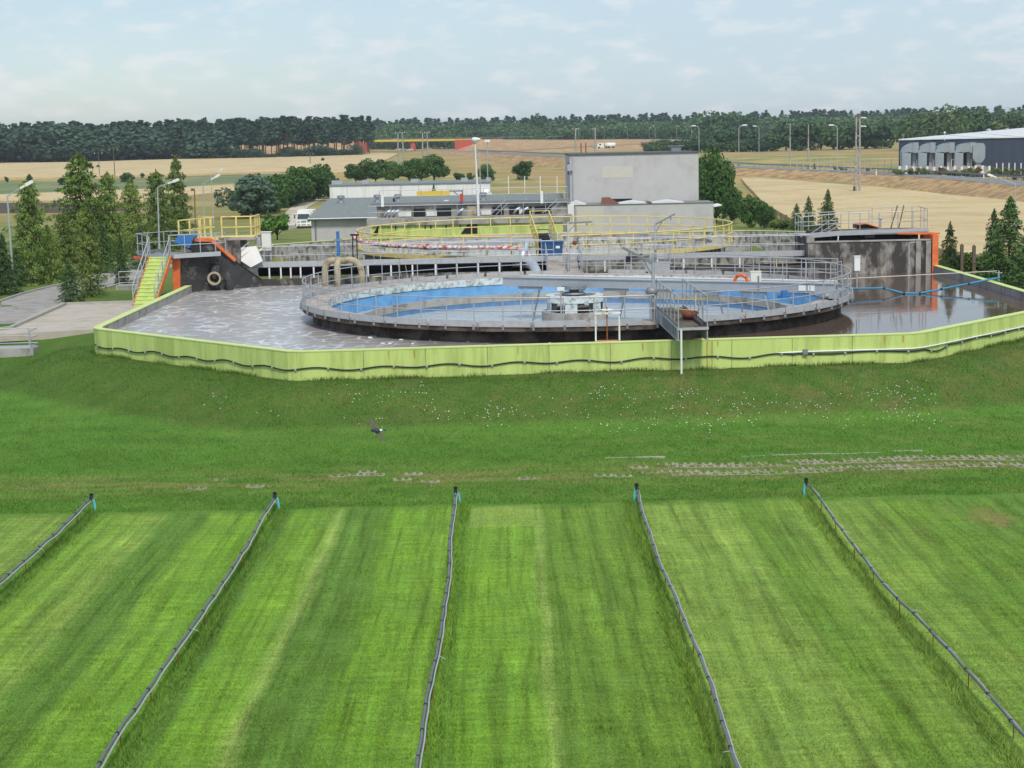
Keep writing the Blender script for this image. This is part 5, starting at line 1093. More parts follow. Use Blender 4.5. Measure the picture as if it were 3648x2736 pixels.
for k,x,yb,yt,wd,lab in (('dec0',1268,658,575,90,'leftmost round tree behind the white building'),('dec1',1338,656,565,100,'second round tree behind the white building'),('dec2',1402,656,575,85,'third round tree behind the white building'),('dec0',1458,656,562,90,'fourth round tree behind the white building'),('dec1',1502,654,560,90,'fifth round tree behind the white building, close to the tallest'),('dec2',1548,650,552,115,'tallest round tree at the right end of the row behind the white building'),
 ('shrub1',1736,645,580,62,'round bush behind the right end of the white building'),('shrub2',1868,640,572,80,'round bush left of the tall block'),('shrub0',1640,650,608,50,'small bush between the tree row and the masts'),('shrub1',1678,650,612,34,'narrow bush left of the round headed lamp'),('dec1',1150,577,562,14,'tiny tree alone in the wheat above the hedge'),
 ('shrub0',25,650,625,18,'leftmost little bush on the green strip'),('shrub1',106,648,618,20,'second little bush on the green strip'),('shrub2',222,660,632,34,'bush on the green strip left of the tallest larch'),('shrub0',372,660,632,30,'bush on the green strip right of the tallest larch'),('shrub1',452,650,612,50,'widest bush on the green strip'),('shrub2',508,634,616,20,'tiny bush on the edge of the far wheat'),('shrub0',545,640,622,34,'bush on the green strip right of the widest one'),('shrub1',350,600,586,14,'tiny bush in the far wheat beside a pole')):
    treepx(k,x,yb,yt,wd,lab,'round_tree' if 'dec' in k else 'bush','tree' if 'dec' in k else 'bush')
# spruce sapling between the roofs
p=V(atY(1547,720,172).x,172,0); tree('spruce0',p,atY(1547,655,172).z-0,2.2,'small spruce standing between the low roof and the white building','spruce_tree')
# ---------------------------------------------------------------- forests
def forest_row(x0,x1,y0,y1,n,kinds,hr,label,name,group,wf=(.8,1.1)):
    for i in range(n):
        x=x0+(x1-x0)*(i+random.uniform(.1,.9))/n; y=random.uniform(y0,y1); h=random.uniform(*hr); tree(random.choice(kinds),V(x,y,tz(x,y)-.1),h,h*random.uniform(*wf),label,name,'tree',group)
PK=['pine0','pine1','pine2','pine3']
for i in range(3): KIND['oak%d'%i]=broad('oak',100+i,MT['pine'],24,1000,.05,.03,.42,.5,.012,.6,1.35)
FP=['fullpine0','fullpine1','fullpine2']; OK_=['oak0','oak1','oak2']
forest_row(-295,-150,868,884,64,FP+OK_,(13,21.5),'full dark tree in the closed front of the left forest','forest_tree','closed front of the left forest',(1.3,1.9))
forest_row(-152,-76,864,872,30,OK_,(2.5,6.5),'low undergrowth bush among the bare pine trunks','bush','undergrowth among the pine trunks',(1.3,2.2))
forest_row(-150,-72,872,890,36,PK,(17,22),'tall dark pine in the front edge of the left forest','pine_tree','pines along the left forest edge',(1.1,1.6))
forest_row(-295,-74,895,940,80,PK,(19,22.5),'dark pine in the second rank of the left forest','pine_tree','pines in the second rank of the left forest',(1.3,1.9))
def foreststuff(name,rects,kinds,label):
    vs=[];fs=[];nv=0; mi=[]
    for x0,x1,y0,y1,n,hr,ks in rects:
        for i in range(n):
            x=random.uniform(x0,x1);y=random.uniform(y0,y1);h=random.uniform(*hr); me=KIND[random.choice(ks)][1]; k=len(me.vertices); co=np.empty(k*3,np.float32); me.vertices.foreach_get('co',co); co=co.reshape(-1,4,3)
            sel=RNG.random(len(co))<.55; co=co[sel]; c=co.mean(1,keepdims=True); co=(co-c)*1.35+c; co=co.reshape(-1,3); a=random.uniform(0,6.28); w=h*random.uniform(1.2,1.8)
            xx=(co[:,0]*math.cos(a)-co[:,1]*math.sin(a))*w+x; yy=(co[:,0]*math.sin(a)+co[:,1]*math.cos(a))*w+y; zz=co[:,2]*h+tz(x,y)
            vs.append(np.stack([xx,yy,zz],1)); m=len(co)//4; mi.append(np.full(m,0 if ks[0].startswith('pine') else 1)); nv+=len(co)
    v=np.concatenate(vs); n=len(v)//4; me=bpy.data.meshes.new(name); me.vertices.add(len(v)); me.vertices.foreach_set('co',v.astype(np.float32).ravel()); me.loops.add(len(v)); me.loops.foreach_set('vertex_index',np.arange(len(v),dtype=np.int32))
    me.polygons.add(n); me.polygons.foreach_set('loop_start',(np.arange(n)*4).astype(np.int32)); me.polygons.foreach_set('loop_total',np.full(n,4,np.int32)); me.materials.append(MT['pine']); me.materials.append(MT['farleaf']); me.polygons.foreach_set('material_index',np.concatenate(mi).astype(np.int32)); me.update(calc_edges=True)
    o=bpy.data.objects.new(name,me); C.objects.link(o); tag(o,label,'forest',None,'stuff')
FK=['far0','far1','far2']
foreststuff('forest_mass',[(-330,-88,940,1060,300,(17,23),PK),(-330,-140,890,940,120,(9,15),FP)],PK,'dark pine forest mass behind the left wheat field')
foreststuff('forest_mass',[(-130,560,1400,1520,480,(17,23.5),PK),(-120,560,1300,1400,170,(12,18),FK)],PK,'distant wooded ridge closing the view behind the bridge and main road')
# single trees before the ridge
def pxr(a,b): return random.uniform(a,b)
forest_row(-115,20,1225,1290,34,FK,(10,17),'rounded green tree behind the bridge and raised road','far_tree','round trees behind the raised road',(.9,1.2))
forest_row(20,150,1150,1260,34,FK,(9,16),'rounded green tree behind the lit curve of the raised road','far_tree','round trees behind the road curve',(.9,1.2))
for i,x in enumerate((2490,2520,2548,2580,2610,2640,2668)): p=atY(x,470,1150); p.z=tz(p.x,p.y); tree('pop%d'%(i%3),p,random.uniform(21,24),19,'tall poplar in the close row above the road lamps','poplar_tree','tree','poplars in the close row')
for x,yb,yt,wd,k,lab in ((2520,545,478,110,'far0','dark bush at the end of the raised road beside the tall block'),(2590,545,462,150,'far1','wide dark tree right of the raised road end'),(2660,548,455,130,'far2','leafy tree behind the main road lamp'),(2560,540,490,90,'far0','low bush in front of the dark road end trees'),(2745,540,470,90,'far1','rounded tree between two road lamps'),(2800,535,430,110,'far2','tree with a brownish crown left of the twin pole'),(2870,535,420,120,'far0','tall tree just left of the twin pole'),(2925,535,450,100,'far1','bushy tree behind the twin pole'),(3000,535,432,130,'far2','dark tree behind the lamp by the twin pole'),(3090,535,425,150,'far0','broad tree right of the twin pole'),(3150,535,430,110,'far1','tree just left of the dark warehouse'),(2830,540,490,100,'far0','low bush in the meadow edge left of the twin pole'),(2990,540,490,110,'far1','low bush in the meadow edge behind the twin pole'),(3120,535,495,130,'far2','low bush left of the dark warehouse'),(1620,480,430,70,'far2','tree on the skyline above the bridge abutment'),(1910,480,405,60,'far0','tree sticking out of the skyline left of the tall block')):
    p=atY(x,yb,760 if yb>500 else 1290); p.z=tz(p.x,p.y); s=p.y/FPX; zt=atY(x,yt,p.y).z; tree(k,p,max(3,zt-p.z),wd*s,lab,'far_tree')
p=atY(3345,480,640); p.z=tz(p.x,p.y); tree('willow0',p,atY(3345,372,640).z-p.z,21,'huge round willow behind the dark warehouse','willow_tree')
for x,yt,wd,k,lab in ((3480,385,130,'far0','tree right of the huge willow'),(3575,405,140,'willow0','pale rounded tree above the warehouse roof vents'),(3640,395,140,'far1','dark tree at the right edge above the warehouse roof'),(3240,400,110,'far2','dark tree left of the huge willow')): p=atY(x,480,700); p.z=tz(p.x,p.y); tree(k,p,atY(x,yt,700).z-p.z,wd*700/FPX,lab,'far_tree')
p=atY(1615,480,1230); p.z=tz(p.x,p.y); tree('willow0',p,11,15,'pale round tree behind the bridge abutment','far_tree')
# ---------------------------------------------------------------- bridge and road furniture
YB=1160
bl,brr=atY(1270,500,YB),atY(1690,495,YB); zd=bl.lerp(brr,.5).z
ob=thing('road_bridge','yellow edged road bridge with red abutments far behind the wheat','bridge',V((bl.x+brr.x)/2,YB,4))
M().bar(bl+V(-3,-4.8,-.45),brr+V(5,-4.8,-.45),.3,1.3).obj('edge_beam',MT['yellow_bright'],ob); M().bar(bl+V(-3,0,-.9),brr+V(3,0,-.9),9,1.3).obj('deck',MT['rust_stain'],ob)
q=atY(1472,540,YB); M().tube([V(q.x,YB-2,3),V(q.x,YB-2,zd-1.4)],2.0,14).obj('pier',MT['abut'],ob)
for s,px in ((1,1620),(-1,1310)):
    q=atY(px,500,YB); e=24*s
    M().slab([V(q.x,YB-5,zd-.8),V(q.x+e*.95,YB-5,zd-.8),V(q.x+e*.6,YB-5,zd-5),V(q.x,YB-5,zd-8)],(0,10,0)).obj('abutment',MT['abut'],ob)
    M().slab([V(q.x+e*.95,YB-5.3,zd-.6),V(q.x+e*1.35,YB-8,zd-.6),V(q.x+e*1.5,YB-14,3.5),V(q.x-e*.1,YB-14,3.5),V(q.x,YB-5.3,zd-8)],(0,.5,0)).obj('wing_slope',MT['abut_pale'],ob)
m=M(); a=bl+V(-20,-4.5,.8);b=brr+V(60,-4.5,.6); m.bar(a,b,.1,.3)
for k in range(60): q=a.lerp(b,k/59); m.bar(q,q-V(0,0,.9),.12,.12)
m.solo('parapet_rail',MT['galv_dark'],'thin grey safety rail along the bridge and raised road','safety rail')
def rail_along(i0,i1,off,label):
    m=M(); q=[HP[i]+HN[i]*off+V(0,0,.7) for i in range(i0,i1)]
    for i in range(len(q)-1):
        m.bar(q[i],q[i+1],.06,.32)
        m.bar(q[i]-V(0,0,.7),q[i],.1,.1)
    m.solo('guard_rail',MT['galv_dark'],label,'guard rail')
ys_=[p.y for p in HP]; i300=min(range(len(HP)),key=lambda i:abs(ys_[i]-300)); i420=min(range(len(HP)),key=lambda i:abs(ys_[i]-460)); i900=min(range(len(HP)),key=lambda i:abs(ys_[i]-900))
sg=1 if HN[i300].x*1+HN[i300].y>0 else -1
rail_along(i300,i420,4.4*sg,'steel guard rail on the far side of the main road left of the twin pole'); rail_along(i420+3,i900,4.4*sg,'steel guard rail along the main road left of the tall block')
# distant street lamps: one built, the rest copied
lp0=thing('road_lamp','road lamp','street lamp',(0,0,0)); ORG[lp0]=V(0,0,0)
M().tube([(0,0,0),(0,0,.9),(.03,0,.96),(.1,0,.985)],.009,6).obj('pole',MT['pole'],lp0); M().bar(V(.09,0,.985),V(.2,0,.99),.035,.03).obj('lamp_head',MT['white_paint'],lp0)
def rlamp(x,yt,Y,zb,flip,label,group=None,first=[True]):
    p=atY(x,yt,Y); h=p.z-zb; s=-1 if flip else 1
    o=lp0 if first[0] else copy_tree(lp0); first[0]=False
    o.location=(p.x,Y,zb); o.scale=(h*s,h,h); o['label']=label
    if group: o['group']=group
for i,(x,yt) in enumerate(((1350,471),(1376,468),(1430,473),(1452,471),(1484,470),(1530,469),(1565,472),(1604,469),(1614,470),(1662,468),(1671,469),(1724,469),(1735,468),(1795,464),(1818,461),(1862,464),(1892,463),(1910,460),(1928,459),(1962,462),(1990,461))):
    Y=1165; rlamp(x,yt,Y,zd,i%2,'small road lamp in the dense row along the bridge and raised road','lamps along the bridge')
for i,(x,yt,lab) in enumerate(((2048,459,'road lamp left of the wooden pole pair above the block roof'),(2062,457,'road lamp beside the first pole above the tall block roof'),(2112,457,'road lamp at the second pole above the tall block roof'),(2152,452,'thin road lamp right of the second pole above the tall block'),(2184,456,'road lamp above the white truck behind the tall block'),(2235,452,'road lamp in the middle above the tall block roof'),(2312,453,'road lamp above the green container'),(2334,448,'thin lamp right of the green container'),(2410,449,'curved road lamp near the right corner of the tall block'),(2464,449,'road lamp at the end of the raised road'))):
    Y=1085-(x-2048)*.15; rlamp(x,yt,Y,atY(x,497,Y).z,i%2,lab)
for x,yt,yb,fl,lab in ((2490,446,545,1,'tall road lamp touching the right edge of the tall block'),(2632,444,592,0,'tall road lamp above the big conifer beside the tall block'),(2704,447,548,1,'road lamp in the meadow right of the big conifer'),(2983,443,596,1,'tall road lamp left of the twin concrete pole')):
    Y={2490:560,2632:400,2704:620,2983:352}[x]; p=atY(x,yb,Y); rlamp(x,yt,Y,max(tz(p.x,Y)-.2,p.z) if x in(2632,2983) else tz(p.x,Y),fl,lab)
# power poles
def hpole(x,yt,Y,label,arms=1,twin=0,r=.16,mt='concrete'):
    p=atY(x,yt,Y); b=V(p.x,Y,tz(p.x,Y)-.3); t=thing('power_pole',label,'power pole',b)
    for k in ((-.5,.5) if twin else (0,)): M().tube([b+V(k*1.7*r*5,0,0),p+V(k*1.2*r*5,0,0)],[r*1.25,r*.8],8).obj('pole',MT[mt],t)
    for j in range(arms): M().bar(p+V(-1.3,0,-.3-j*1.6),p+V(1.3,0,-.3-j*1.6),.12,.12).obj('crossarm',MT['galv_dark'],t)
    for k in (-1.2,0,1.2): M().tube([p+V(k,0,-.25),p+V(k,0,.1)],.07,6).obj('insulator',MT['white_paint'],t)
    return p
hpole(1425,470,470,'left concrete power pole rising above the round tree row',1,1,.2); hpole(1513,470,455,'right concrete power pole rising above the round tree row',1,1,.2)
hpole(2050,458,700,'left power pole above the tall block roof',1,0,.35); hpole(2120,458,700,'right power pole above the tall block roof',1,0,.35)
hpole(404,531,520,'thin wooden pole standing in the far wheat',0,0,.12,'wood'); hpole(350,545,540,'thin wooden pole left of the other in the far wheat',0,0,.1,'wood'); hpole(1104,548,640,'small wooden pole in the wheat above the hedge',0,0,.15,'wood')
hpole(2815,440,560,'small distant power pole left of the twin pole',1,0,.2); hpole(2880,445,540,'plain distant pole close left of the twin pole',0,0,.2)
b0=gnd(3055,690); t=thing('twin_pole','tall twin concrete power pole standing at the edge of the wheat','power pole',b0); tp=atY(3057,415,b0.y)
for k in (-.32,.32): M().tube([b0+V(k*1.25,0,-.3),V(tp.x+k,tp.y,tp.z)],[.24,.15],8).obj('pole',MT['concrete'],t)
for f in (.25,.5,.75): q=b0.lerp(tp,f); M().bar(q+V(-.35,0,0),q+V(.35,0,0),.15,.2).obj('brace',MT['concrete'],t)
M().bar(tp+V(-.6,0,.1),tp+V(.6,0,.1),.3,.4).obj('head_frame',MT['wood'],t)
for dz in (.0,-1.6): M().tube([tp+V(.5,0,dz-.2),tp+V(1.6,.2,dz-.3)],.1,8).obj('insulator',MT['white_paint'],t)
M().bar(b0+V(-.75,-.2,0),b0+V(-.75,-.2,1.4),.2,.3).obj('black_box',MT['black'],t)
m=M()
for dz in (.0,-1.6): m.tube(sag(tp+V(1.6,.2,dz-.3),atY(3900,500,b0.y+30),.8,14),.02,3)
m.solo('power_line',MT['black'],'thin power lines running right from the twin pole','power line')
a=atY(404,533,520); M().tube(sag(atY(-200,575,460),a,1.0,14)+sag(a,atY(1104,549,640),1.2,14),.03,3).solo('power_line',MT['black'],'thin power line across the far wheat on the left','power line')
# ---------------------------------------------------------------- dark warehouse with ducts
Yw=375; e0,e1=atY(3203,500,Yw),atY(3720,489,Yw); zb=tz(95,Yw)-.5
wh=thing('dark_warehouse','dark blue metal warehouse with a white roof at the right edge','building',V(e0.x,Yw,zb)); ze=(e0.z+e1.z)/2
for k in range(14):
    x0=e0.x+k*(e1.x-e0.x)/14; M().box(x0+.012,x0+(e1.x-e0.x)/14-.012,Yw,Yw+.2,zb,ze).obj('wall_panel',MT['navy'],wh)
M().prism([(e0.x+.05,Yw+.21),(e1.x,Yw+.21),(e1.x,Yw+60),(e0.x+15.5,Yw+60)],zb,ze-.05).obj('wall',MT['navy'],wh)
r1=atY(3720,452,Yw+45); rf=M().slab([V(e0.x-.2,Yw-.3,ze+.02),V(e1.x,Yw-.3,ze+.02),V(r1.x,Yw+45,r1.z)],(0,0,.25)).obj('roof',MT['white_roof'],wh)
for px,py in ((3522,462),(3588,461)): q=atY(px,py+8,Yw+30); M().tube([q+V(0,0,-1.5),q],.35,8).blob(q+V(0,0,.3),.75,.75,.5,10,6).obj('roof_vent',MT['galv'],rf)
q=atY(3365,500,Yw-.2); M().tube([q,q+V(0,0,1.7)],.08,6).blob(q+V(0,0,1.7),.3,.3,.25,8,5).obj('roof_lamp',MT['white_paint'],wh)
def duct(x0,x1,yt,yb,label,wd=1.5):
    a=atY(x0,yb,Yw-4);b=atY(x0,yt,Yw-4);c=atY(x1,yt,Yw-4); t=thing('wall_duct',label,'duct',V(a.x,Yw-4,tz(a.x,Yw-4))); r=wd
    pts=[V(b.x+wd/2,Yw-4,a.z-1.2),V(b.x+wd/2,Yw-4,b.z-r)]+[V(b.x+wd/2+r*(1-math.cos(f)),Yw-4,b.z-r+(r-wd/2)*math.sin(f)+0) for f in (.4,.8,1.2,1.57)]+[V(c.x,Yw-4,b.z-wd/2)]
    vs=[];n=len(pts)
    for i,p in enumerate(pts):
        d=(pts[min(i+1,n-1)]-pts[max(i-1,0)]).normalized(); s=V(d.z,0,-d.x)*wd/2; vs+=[p+s-V(0,1.1,0),p-s-V(0,1.1,0),p-s+V(0,1.1,0),p+s+V(0,1.1,0)]
    fs=[(i*4+j,i*4+(j+1)%4,(i+1)*4+(j+1)%4,(i+1)*4+j) for i in range(n-1) for j in range(4)]+[(3,2,1,0),tuple((n-1)*4+j for j in range(4))]
    M().add(vs,fs).obj('duct_body',MT['zinc'],t)
    M().box(c.x-1.2,c.x,Yw-5.2,Yw-.02,b.z-wd-.2,b.z+.15).obj('wall_box',MT['zinc'],t); q=atY((x0+x1)/2+18,yb,Yw-3); M().box(q.x-.5,q.x+.5,Yw-3.5,Yw-2.5,q.z-1,q.z+2.6).obj('fan_unit',MT['galv'],t); M().tube([V(q.x+.3,Yw-4,q.z-.5),V(q.x+.3,Yw-4,q.z+.9),V(q.x+1.6,Yw-4,q.z+.95)],.12,6).obj('steam_pipe',MT['white_paint'],t)
for x0,x1,lab in ((3211,3268,'leftmost grey zinc duct on the warehouse wall'),(3268,3328,'second zinc duct from the left on the warehouse wall'),(3328,3396,'third zinc duct from the left on the warehouse wall'),(3397,3470,'fourth zinc duct on the warehouse wall, beside the bulging one')): duct(x0,x1,511,584,lab,1.9)
a=atY(3486,582,Yw-5); b=atY(3486,510,Yw-5); t=thing('wall_duct','bulging rounded zinc duct with a tapered foot, rightmost on the warehouse','duct',V(a.x,Yw-5,a.z-1)); w_=1.35
M().slab([V(b.x-w_,Yw-5.6,a.z+1.2),V(b.x-w_,Yw-5.6,b.z-.5),V(b.x-w_*.7,Yw-5.6,b.z),V(b.x+w_*.7,Yw-5.6,b.z),V(b.x+w_,Yw-5.6,b.z-.7),V(b.x+w_,Yw-5.6,a.z+1.2),V(b.x+w_*.5,Yw-5.6,a.z+.2),V(b.x-w_*.5,Yw-5.6,a.z+.2)],(0,5.4,0)).obj('duct_body',MT['zinc'],t); M().box(b.x-.5,b.x+.5,Yw-5.2,Yw-4,a.z-1.3,a.z+.25).obj('foot',MT['galv'],t)
# pale boards along the warehouse foot and a white post fence
fb=thing('board_fence','row of pale weathered boards in front of the warehouse ducts','fence',V(atY(3300,600,Yw-9).x,Yw-9,2))
for k in range(40):
    px=3205+k*8.2; q=atY(px,604+random.uniform(-2,2),Yw-9); zt=atY(px,591+random.uniform(-2.5,3),Yw-9).z; M().box(q.x-.24,q.x+.24,Yw-9.05,Yw-8.95,q.z-.8,zt).obj('board',MT['concrete'] if k%3 else MT['white_old'],fb)
for i,px in enumerate((3550,3572,3594,3615,3637)): q=atY(px,607,Yw-11); M().box(q.x-.1,q.x+.1,Yw-11.1,Yw-10.9,q.z-.8,q.z+1.6).solo('fence_post',MT['white_old'],'white fence post among yellow weeds right of the warehouse boards','fence post','white posts right of the boards')
pf_=thing('mesh_fence','grey post fence along the meadow behind the main road','fence',V(70,380,2)); m=M()
for k in range(16):
    q=atY(2815+k*24,590,392); M().box(q.x-.08,q.x+.08,391.9,392.1,q.z-1,q.z+1.5).obj('post',MT['galv'],pf_)
for i in range(34):
    ii=random.choice([j for j in range(len(HP)) if 250<HP[j].y<460]); k=random.choice(['weed0','weed0','redweed0','spruce0']); q=HP[ii]+HN[ii]*sg*random.uniform(6.5,13); q.z=max(tz(q.x,q.y),HP[ii].z-1.0)-.1; h=random.uniform(1.0,2.4)
    tree(k,q,h,h*(.55 if k=='spruce0' else .8),'scrubby weed or sapling along the far verge of the main road','verge_plant','plant','scrub along the far road verge')
for i in range(46):
    px=random.uniform(3190,3660); k=random.choice(['weed0','weed0','weed0','redweed0']); q=atY(px,610,Yw-13); q.z-=1.0; h=random.uniform(.9,2.0); tree(k,q,h,h*1.1,'ragged weed growing in front of the warehouse boards','verge_plant','plant','weeds before the warehouse boards')
forest_row(62,122,742,766,30,['far0','far1','far2'],(3.5,6.5),'low dark bush along the far edge of the dry meadow','bush','low bushes along the meadow edge',(1.3,1.9))
for x,yb,yt,lab in ((3188,634,612,'white roadside marker post nearest the twin pole'),(3437,628,604,'white roadside marker post in front of the warehouse')):
    ii=min(range(len(HP)),key=lambda j:abs(1824+FPX*HP[j].x/HP[j].y-x)); p=HP[ii]+HN[ii]*sg*(-4.3 if x<3300 else 4.3); q=p+V(0,0,1.15); t=thing('marker_post',lab,'marker post',p); M().box(p.x-.12,p.x+.12,p.y-.06,p.y+.06,p.z-.3,q.z).obj('post_body',MT['white_paint'],t); M().box(p.x-.125,p.x+.125,p.y-.07,p.y-.061,q.z-.4,q.z-.2).obj('reflector',MT['red'],t)
# ---------------------------------------------------------------- vehicles far off
def car(x,y,Y,z,label,mt,L_=4.3,rz=0.0):
    p=atY(x,y,Y); p=V(p.x,Y,z); t=thing('car',label,'car',p); t.rotation_euler=(0,0,rz); o=p
    M().slab([o+V(-L_/2,-.85,.35),o+V(-L_/2,-.85,.85),o+V(-L_*.3,-.85,.95),o+V(-L_*.17,-.85,1.42),o+V(L_*.2,-.85,1.42),o+V(L_*.36,-.85,.92),o+V(L_/2,-.85,.8),o+V(L_/2,-.85,.35)],(0,1.7,0)).obj('body',MT[mt],t)
    M().slab([o+V(-L_*.26,-.86,.96),o+V(-L_*.16,-.86,1.34),o+V(L_*.19,-.86,1.34),o+V(L_*.31,-.86,.96)],(0,-.02,0)).obj('side_window',MT['glass'],t)
    for s in (-.31,.31): M().tube([o+V(L_*s,-.88,.32),o+V(L_*s,-.7,.32)],.32,10).obj('wheel',MT['tyre'],t)
car(1397,519,1240,5.2,'dark car on the main road left of the red bridge pier','black'); car(1422,527,1130,5.2,'white car just left of the red bridge pier, farther of two','white_paint'); car(1437,527,1125,5.2,'silver car in the pair left of the red bridge pier','galv'); car(1461,530,1090,5.15,'white car directly beside the red bridge pier','white_paint'); car(1405,487,1163,zd+.1,'silver car driving on the bridge deck','galv')
def lorry():
    p=atY(2160,540,780); p.z=tz(p.x,780)+2.2; t=thing('tank_lorry','white rounded lorry seen over the roof of the tall block','truck',p)
    M().tube([p+V(-.5,0,1.4),p+V(4.2,0,1.4)],1.15,14).obj('tank_body',MT['white_paint'],t,True); M().slab([p+V(-4.2,-1,.4),p+V(-4.3,-1,1.3),p+V(-3.6,-1,2.4),p+V(-1.2,-1,2.5),p+V(-1.2,-1,.4)],(0,2,0)).obj('cab',MT['white_paint'],t); M().box(p.x-3.3,p.x-2.4,p.y-1.02,p.y-1,p.z+1.4,p.z+2.1).obj('side_window',MT['glass'],t)
    for k in (-3.4,0,1.2,3.2): M().tube([p+V(k,-1.05,.45),p+V(k,-.8,.45)],.45,10).obj('wheel',MT['tyre'],t)
lorry(); p=atY(2126,538,780); car(2126,538,780,tz(p.x,780)+2.2,'grey car seen over the roof of the tall block left of the lorry','galv')
p=atY(2313,537,780); p.z-=.3; t=thing('green_container','green container seen over the roof of the tall block','container',p); M().box(p.x-2.2,p.x+2.2,p.y-1,p.y+1,p.z-2,p.z+1.1).obj('container_body',MT['green_sign'],t); M().box(p.x-2.25,p.x+2.25,p.y-1.05,p.y+1.05,p.z+1.1,p.z+1.2).obj('lid',MT['green_sign'],t)
# ---------------------------------------------------------------- fences near the plant
for i,(x,yb,h,lab) in enumerate(((2765,815,1.9,'wooden fence post left of the three beside the wheat'),(2783,815,1.8,'middle wooden fence post beside the wheat'),(2801,816,1.6,'wooden fence post right of the three beside the wheat'),(3425,985,1.9,'grey fence post right of the lone small spruce'),(3468,990,1.9,'grey fence post left of the slim spruce'))):
    p=gnd(x,yb); M().box(p.x-.09,p.x+.09,p.y-.09,p.y+.09,p.z-.2,p.z+h).slab([V(p.x-.09,p.y-.09,p.z+h),V(p.x+.09,p.y-.09,p.z+h),V(p.x,p.y-.09,p.z+h+.08)],(0,.18,0)).solo('fence_post',MT['wood'],lab,'fence post')
wf=thing('wire_fence','thin white posts with wires left of the tall block','fence',V(0,215,0)); m=M(); pts=[]
for px in (1812,1870,1925,1985): q=atY(px,675,215); zg=tz(q.x,215); M().box(q.x-.05,q.x+.05,214.95,215.05,zg,q.z+1.7).obj('post',MT['white_old'],wf); pts.append(V(q.x,215,q.z+1.6))
for dz in (0,-.7,-1.4): m.tube([p+V(0,0,dz) for p in pts],.02,3)
m.obj('wires',MT['galv'],wf)
for i in range(30):
    px=random.choice([random.uniform(3400,3520),random.uniform(2740,2830)]); p=gnd(px,980 if px>3000 else 822); h=random.uniform(.7,1.5); tree('weed0',p,h,h*1.1,'tall green weeds growing along the fence posts by the wheat','weed_clump','plant','weeds along the wheat fence')
# ---------------------------------------------------------------- drain covers
def cover(x,yb,label,w_=2.0,d=1.2,rail=True):
    p=gnd(x,yb); t=thing('drain_cover',label,'drain cover',p); M().box(p.x-w_,p.x+w_,p.y-d/2,p.y+d/2,p.z-.3,p.z+.28).obj('slab',MT['concrete'],t); M().box(p.x-w_+.1,p.x+w_-.1,p.y-d/2+.1,p.y+d/2-.1,p.z+.281,p.z+.31).obj('lid',MT['galv'],t)
    railing(t,[V(p.x-w_,p.y+d/2+.1,p.z),V(p.x+w_-.1,p.y+d/2+.1,p.z),V(p.x+w_-.1,p.y-d/2,p.z)],MT['galv'],1.1,(.75,.4),1.6,.025)
cover(-20,1260,'pale drain cover with a grey handrail at the left edge'); cover(492,1030,'pale drain cover with a handrail left of the lime stairs',1.3,.9)
# ---------------------------------------------------------------- irrigation pipes on the lawn
def lawnz(x,y): return tz(x,y)
for i,(x0,y0,amp,ph,lab) in enumerate(((-12.3,24.5,.07,0.,'first irrigation pipe from the left, cut by the left edge'),(-6.93,24.5,.10,1.1,'second irrigation pipe from the left on the lawn'),(-1.65,24.5,.08,2.3,'middle irrigation pipe beside the pale mown patch'),(3.5,24.5,.09,3.9,'fourth irrigation pipe from the left on the lawn'),(8.42,24.5,.12,5.0,'rightmost irrigation pipe running out at the lower right'))):
    t=thing('irrigation_pipe',lab,'pipe',V(x0,36,0),'irrigation pipes on the lawn'); pts=[];low=[]
    n=90
    for k in range(n+1):
        y=y0+(47.5-y0)*k/n; x=x0+amp*.75*math.sin(y*.33+ph)+amp*.22*math.sin(y*1.05+ph*2)+.006*math.sin(y*4.1+ph); z=lawnz(x,y)+.36+.02*math.sin(y*1.1+ph); pts.append(V(x,y,z)); low.append(V(x+.055,y,z-.035+.012*math.sin(y*3)))
    M().tube(pts,.029,8).obj('main_pipe',MT['pipe_grey'],t,True); M().tube(low,.018,6).obj('thin_pipe',MT['galv'],t,True)
    cl=M().tube([(0,-.025,0),(0,.025,0)],.038,8).mesh('clamp',MT['black']); sk=M().tube([(0,0,-.42),(0,0,-.02)],.011,5).mesh('stake',MT['rust']); nz=M().tube([(-.1,0,.02),(0,0,.03),(.13,0,-.02)],.0045,4).mesh('nozzle',MT['galv'])
    for k in range(3,n,5):
        p=pts[k]; inst('clamp',cl,t,p)
        if k%2: inst('stake',sk,t,p+V(.05,0,0))
        elif random.random()<.6: inst('nozzle',nz,t,p+V(random.uniform(-.08,.1),random.uniform(-.3,.3),.0),random.uniform(-.9,.9))
    e=pts[-1]; M().tube([e,e+V(0,.1,.02),e+V(0,.14,.09)],.05,8).lathe(e+V(0,.14,.08),[(.055,0),(.06,.07),(0,.09)],8).obj('end_elbow',MT['black'],t)
    s=-.05 if i>2 else .08; M().tube([e+V(s,.05,0),e+V(s*1.4,.05,-.16),e+V(s*1.5,.02,-.36)],.03,6).obj('blue_drop_hose',MT['cyan'],t)
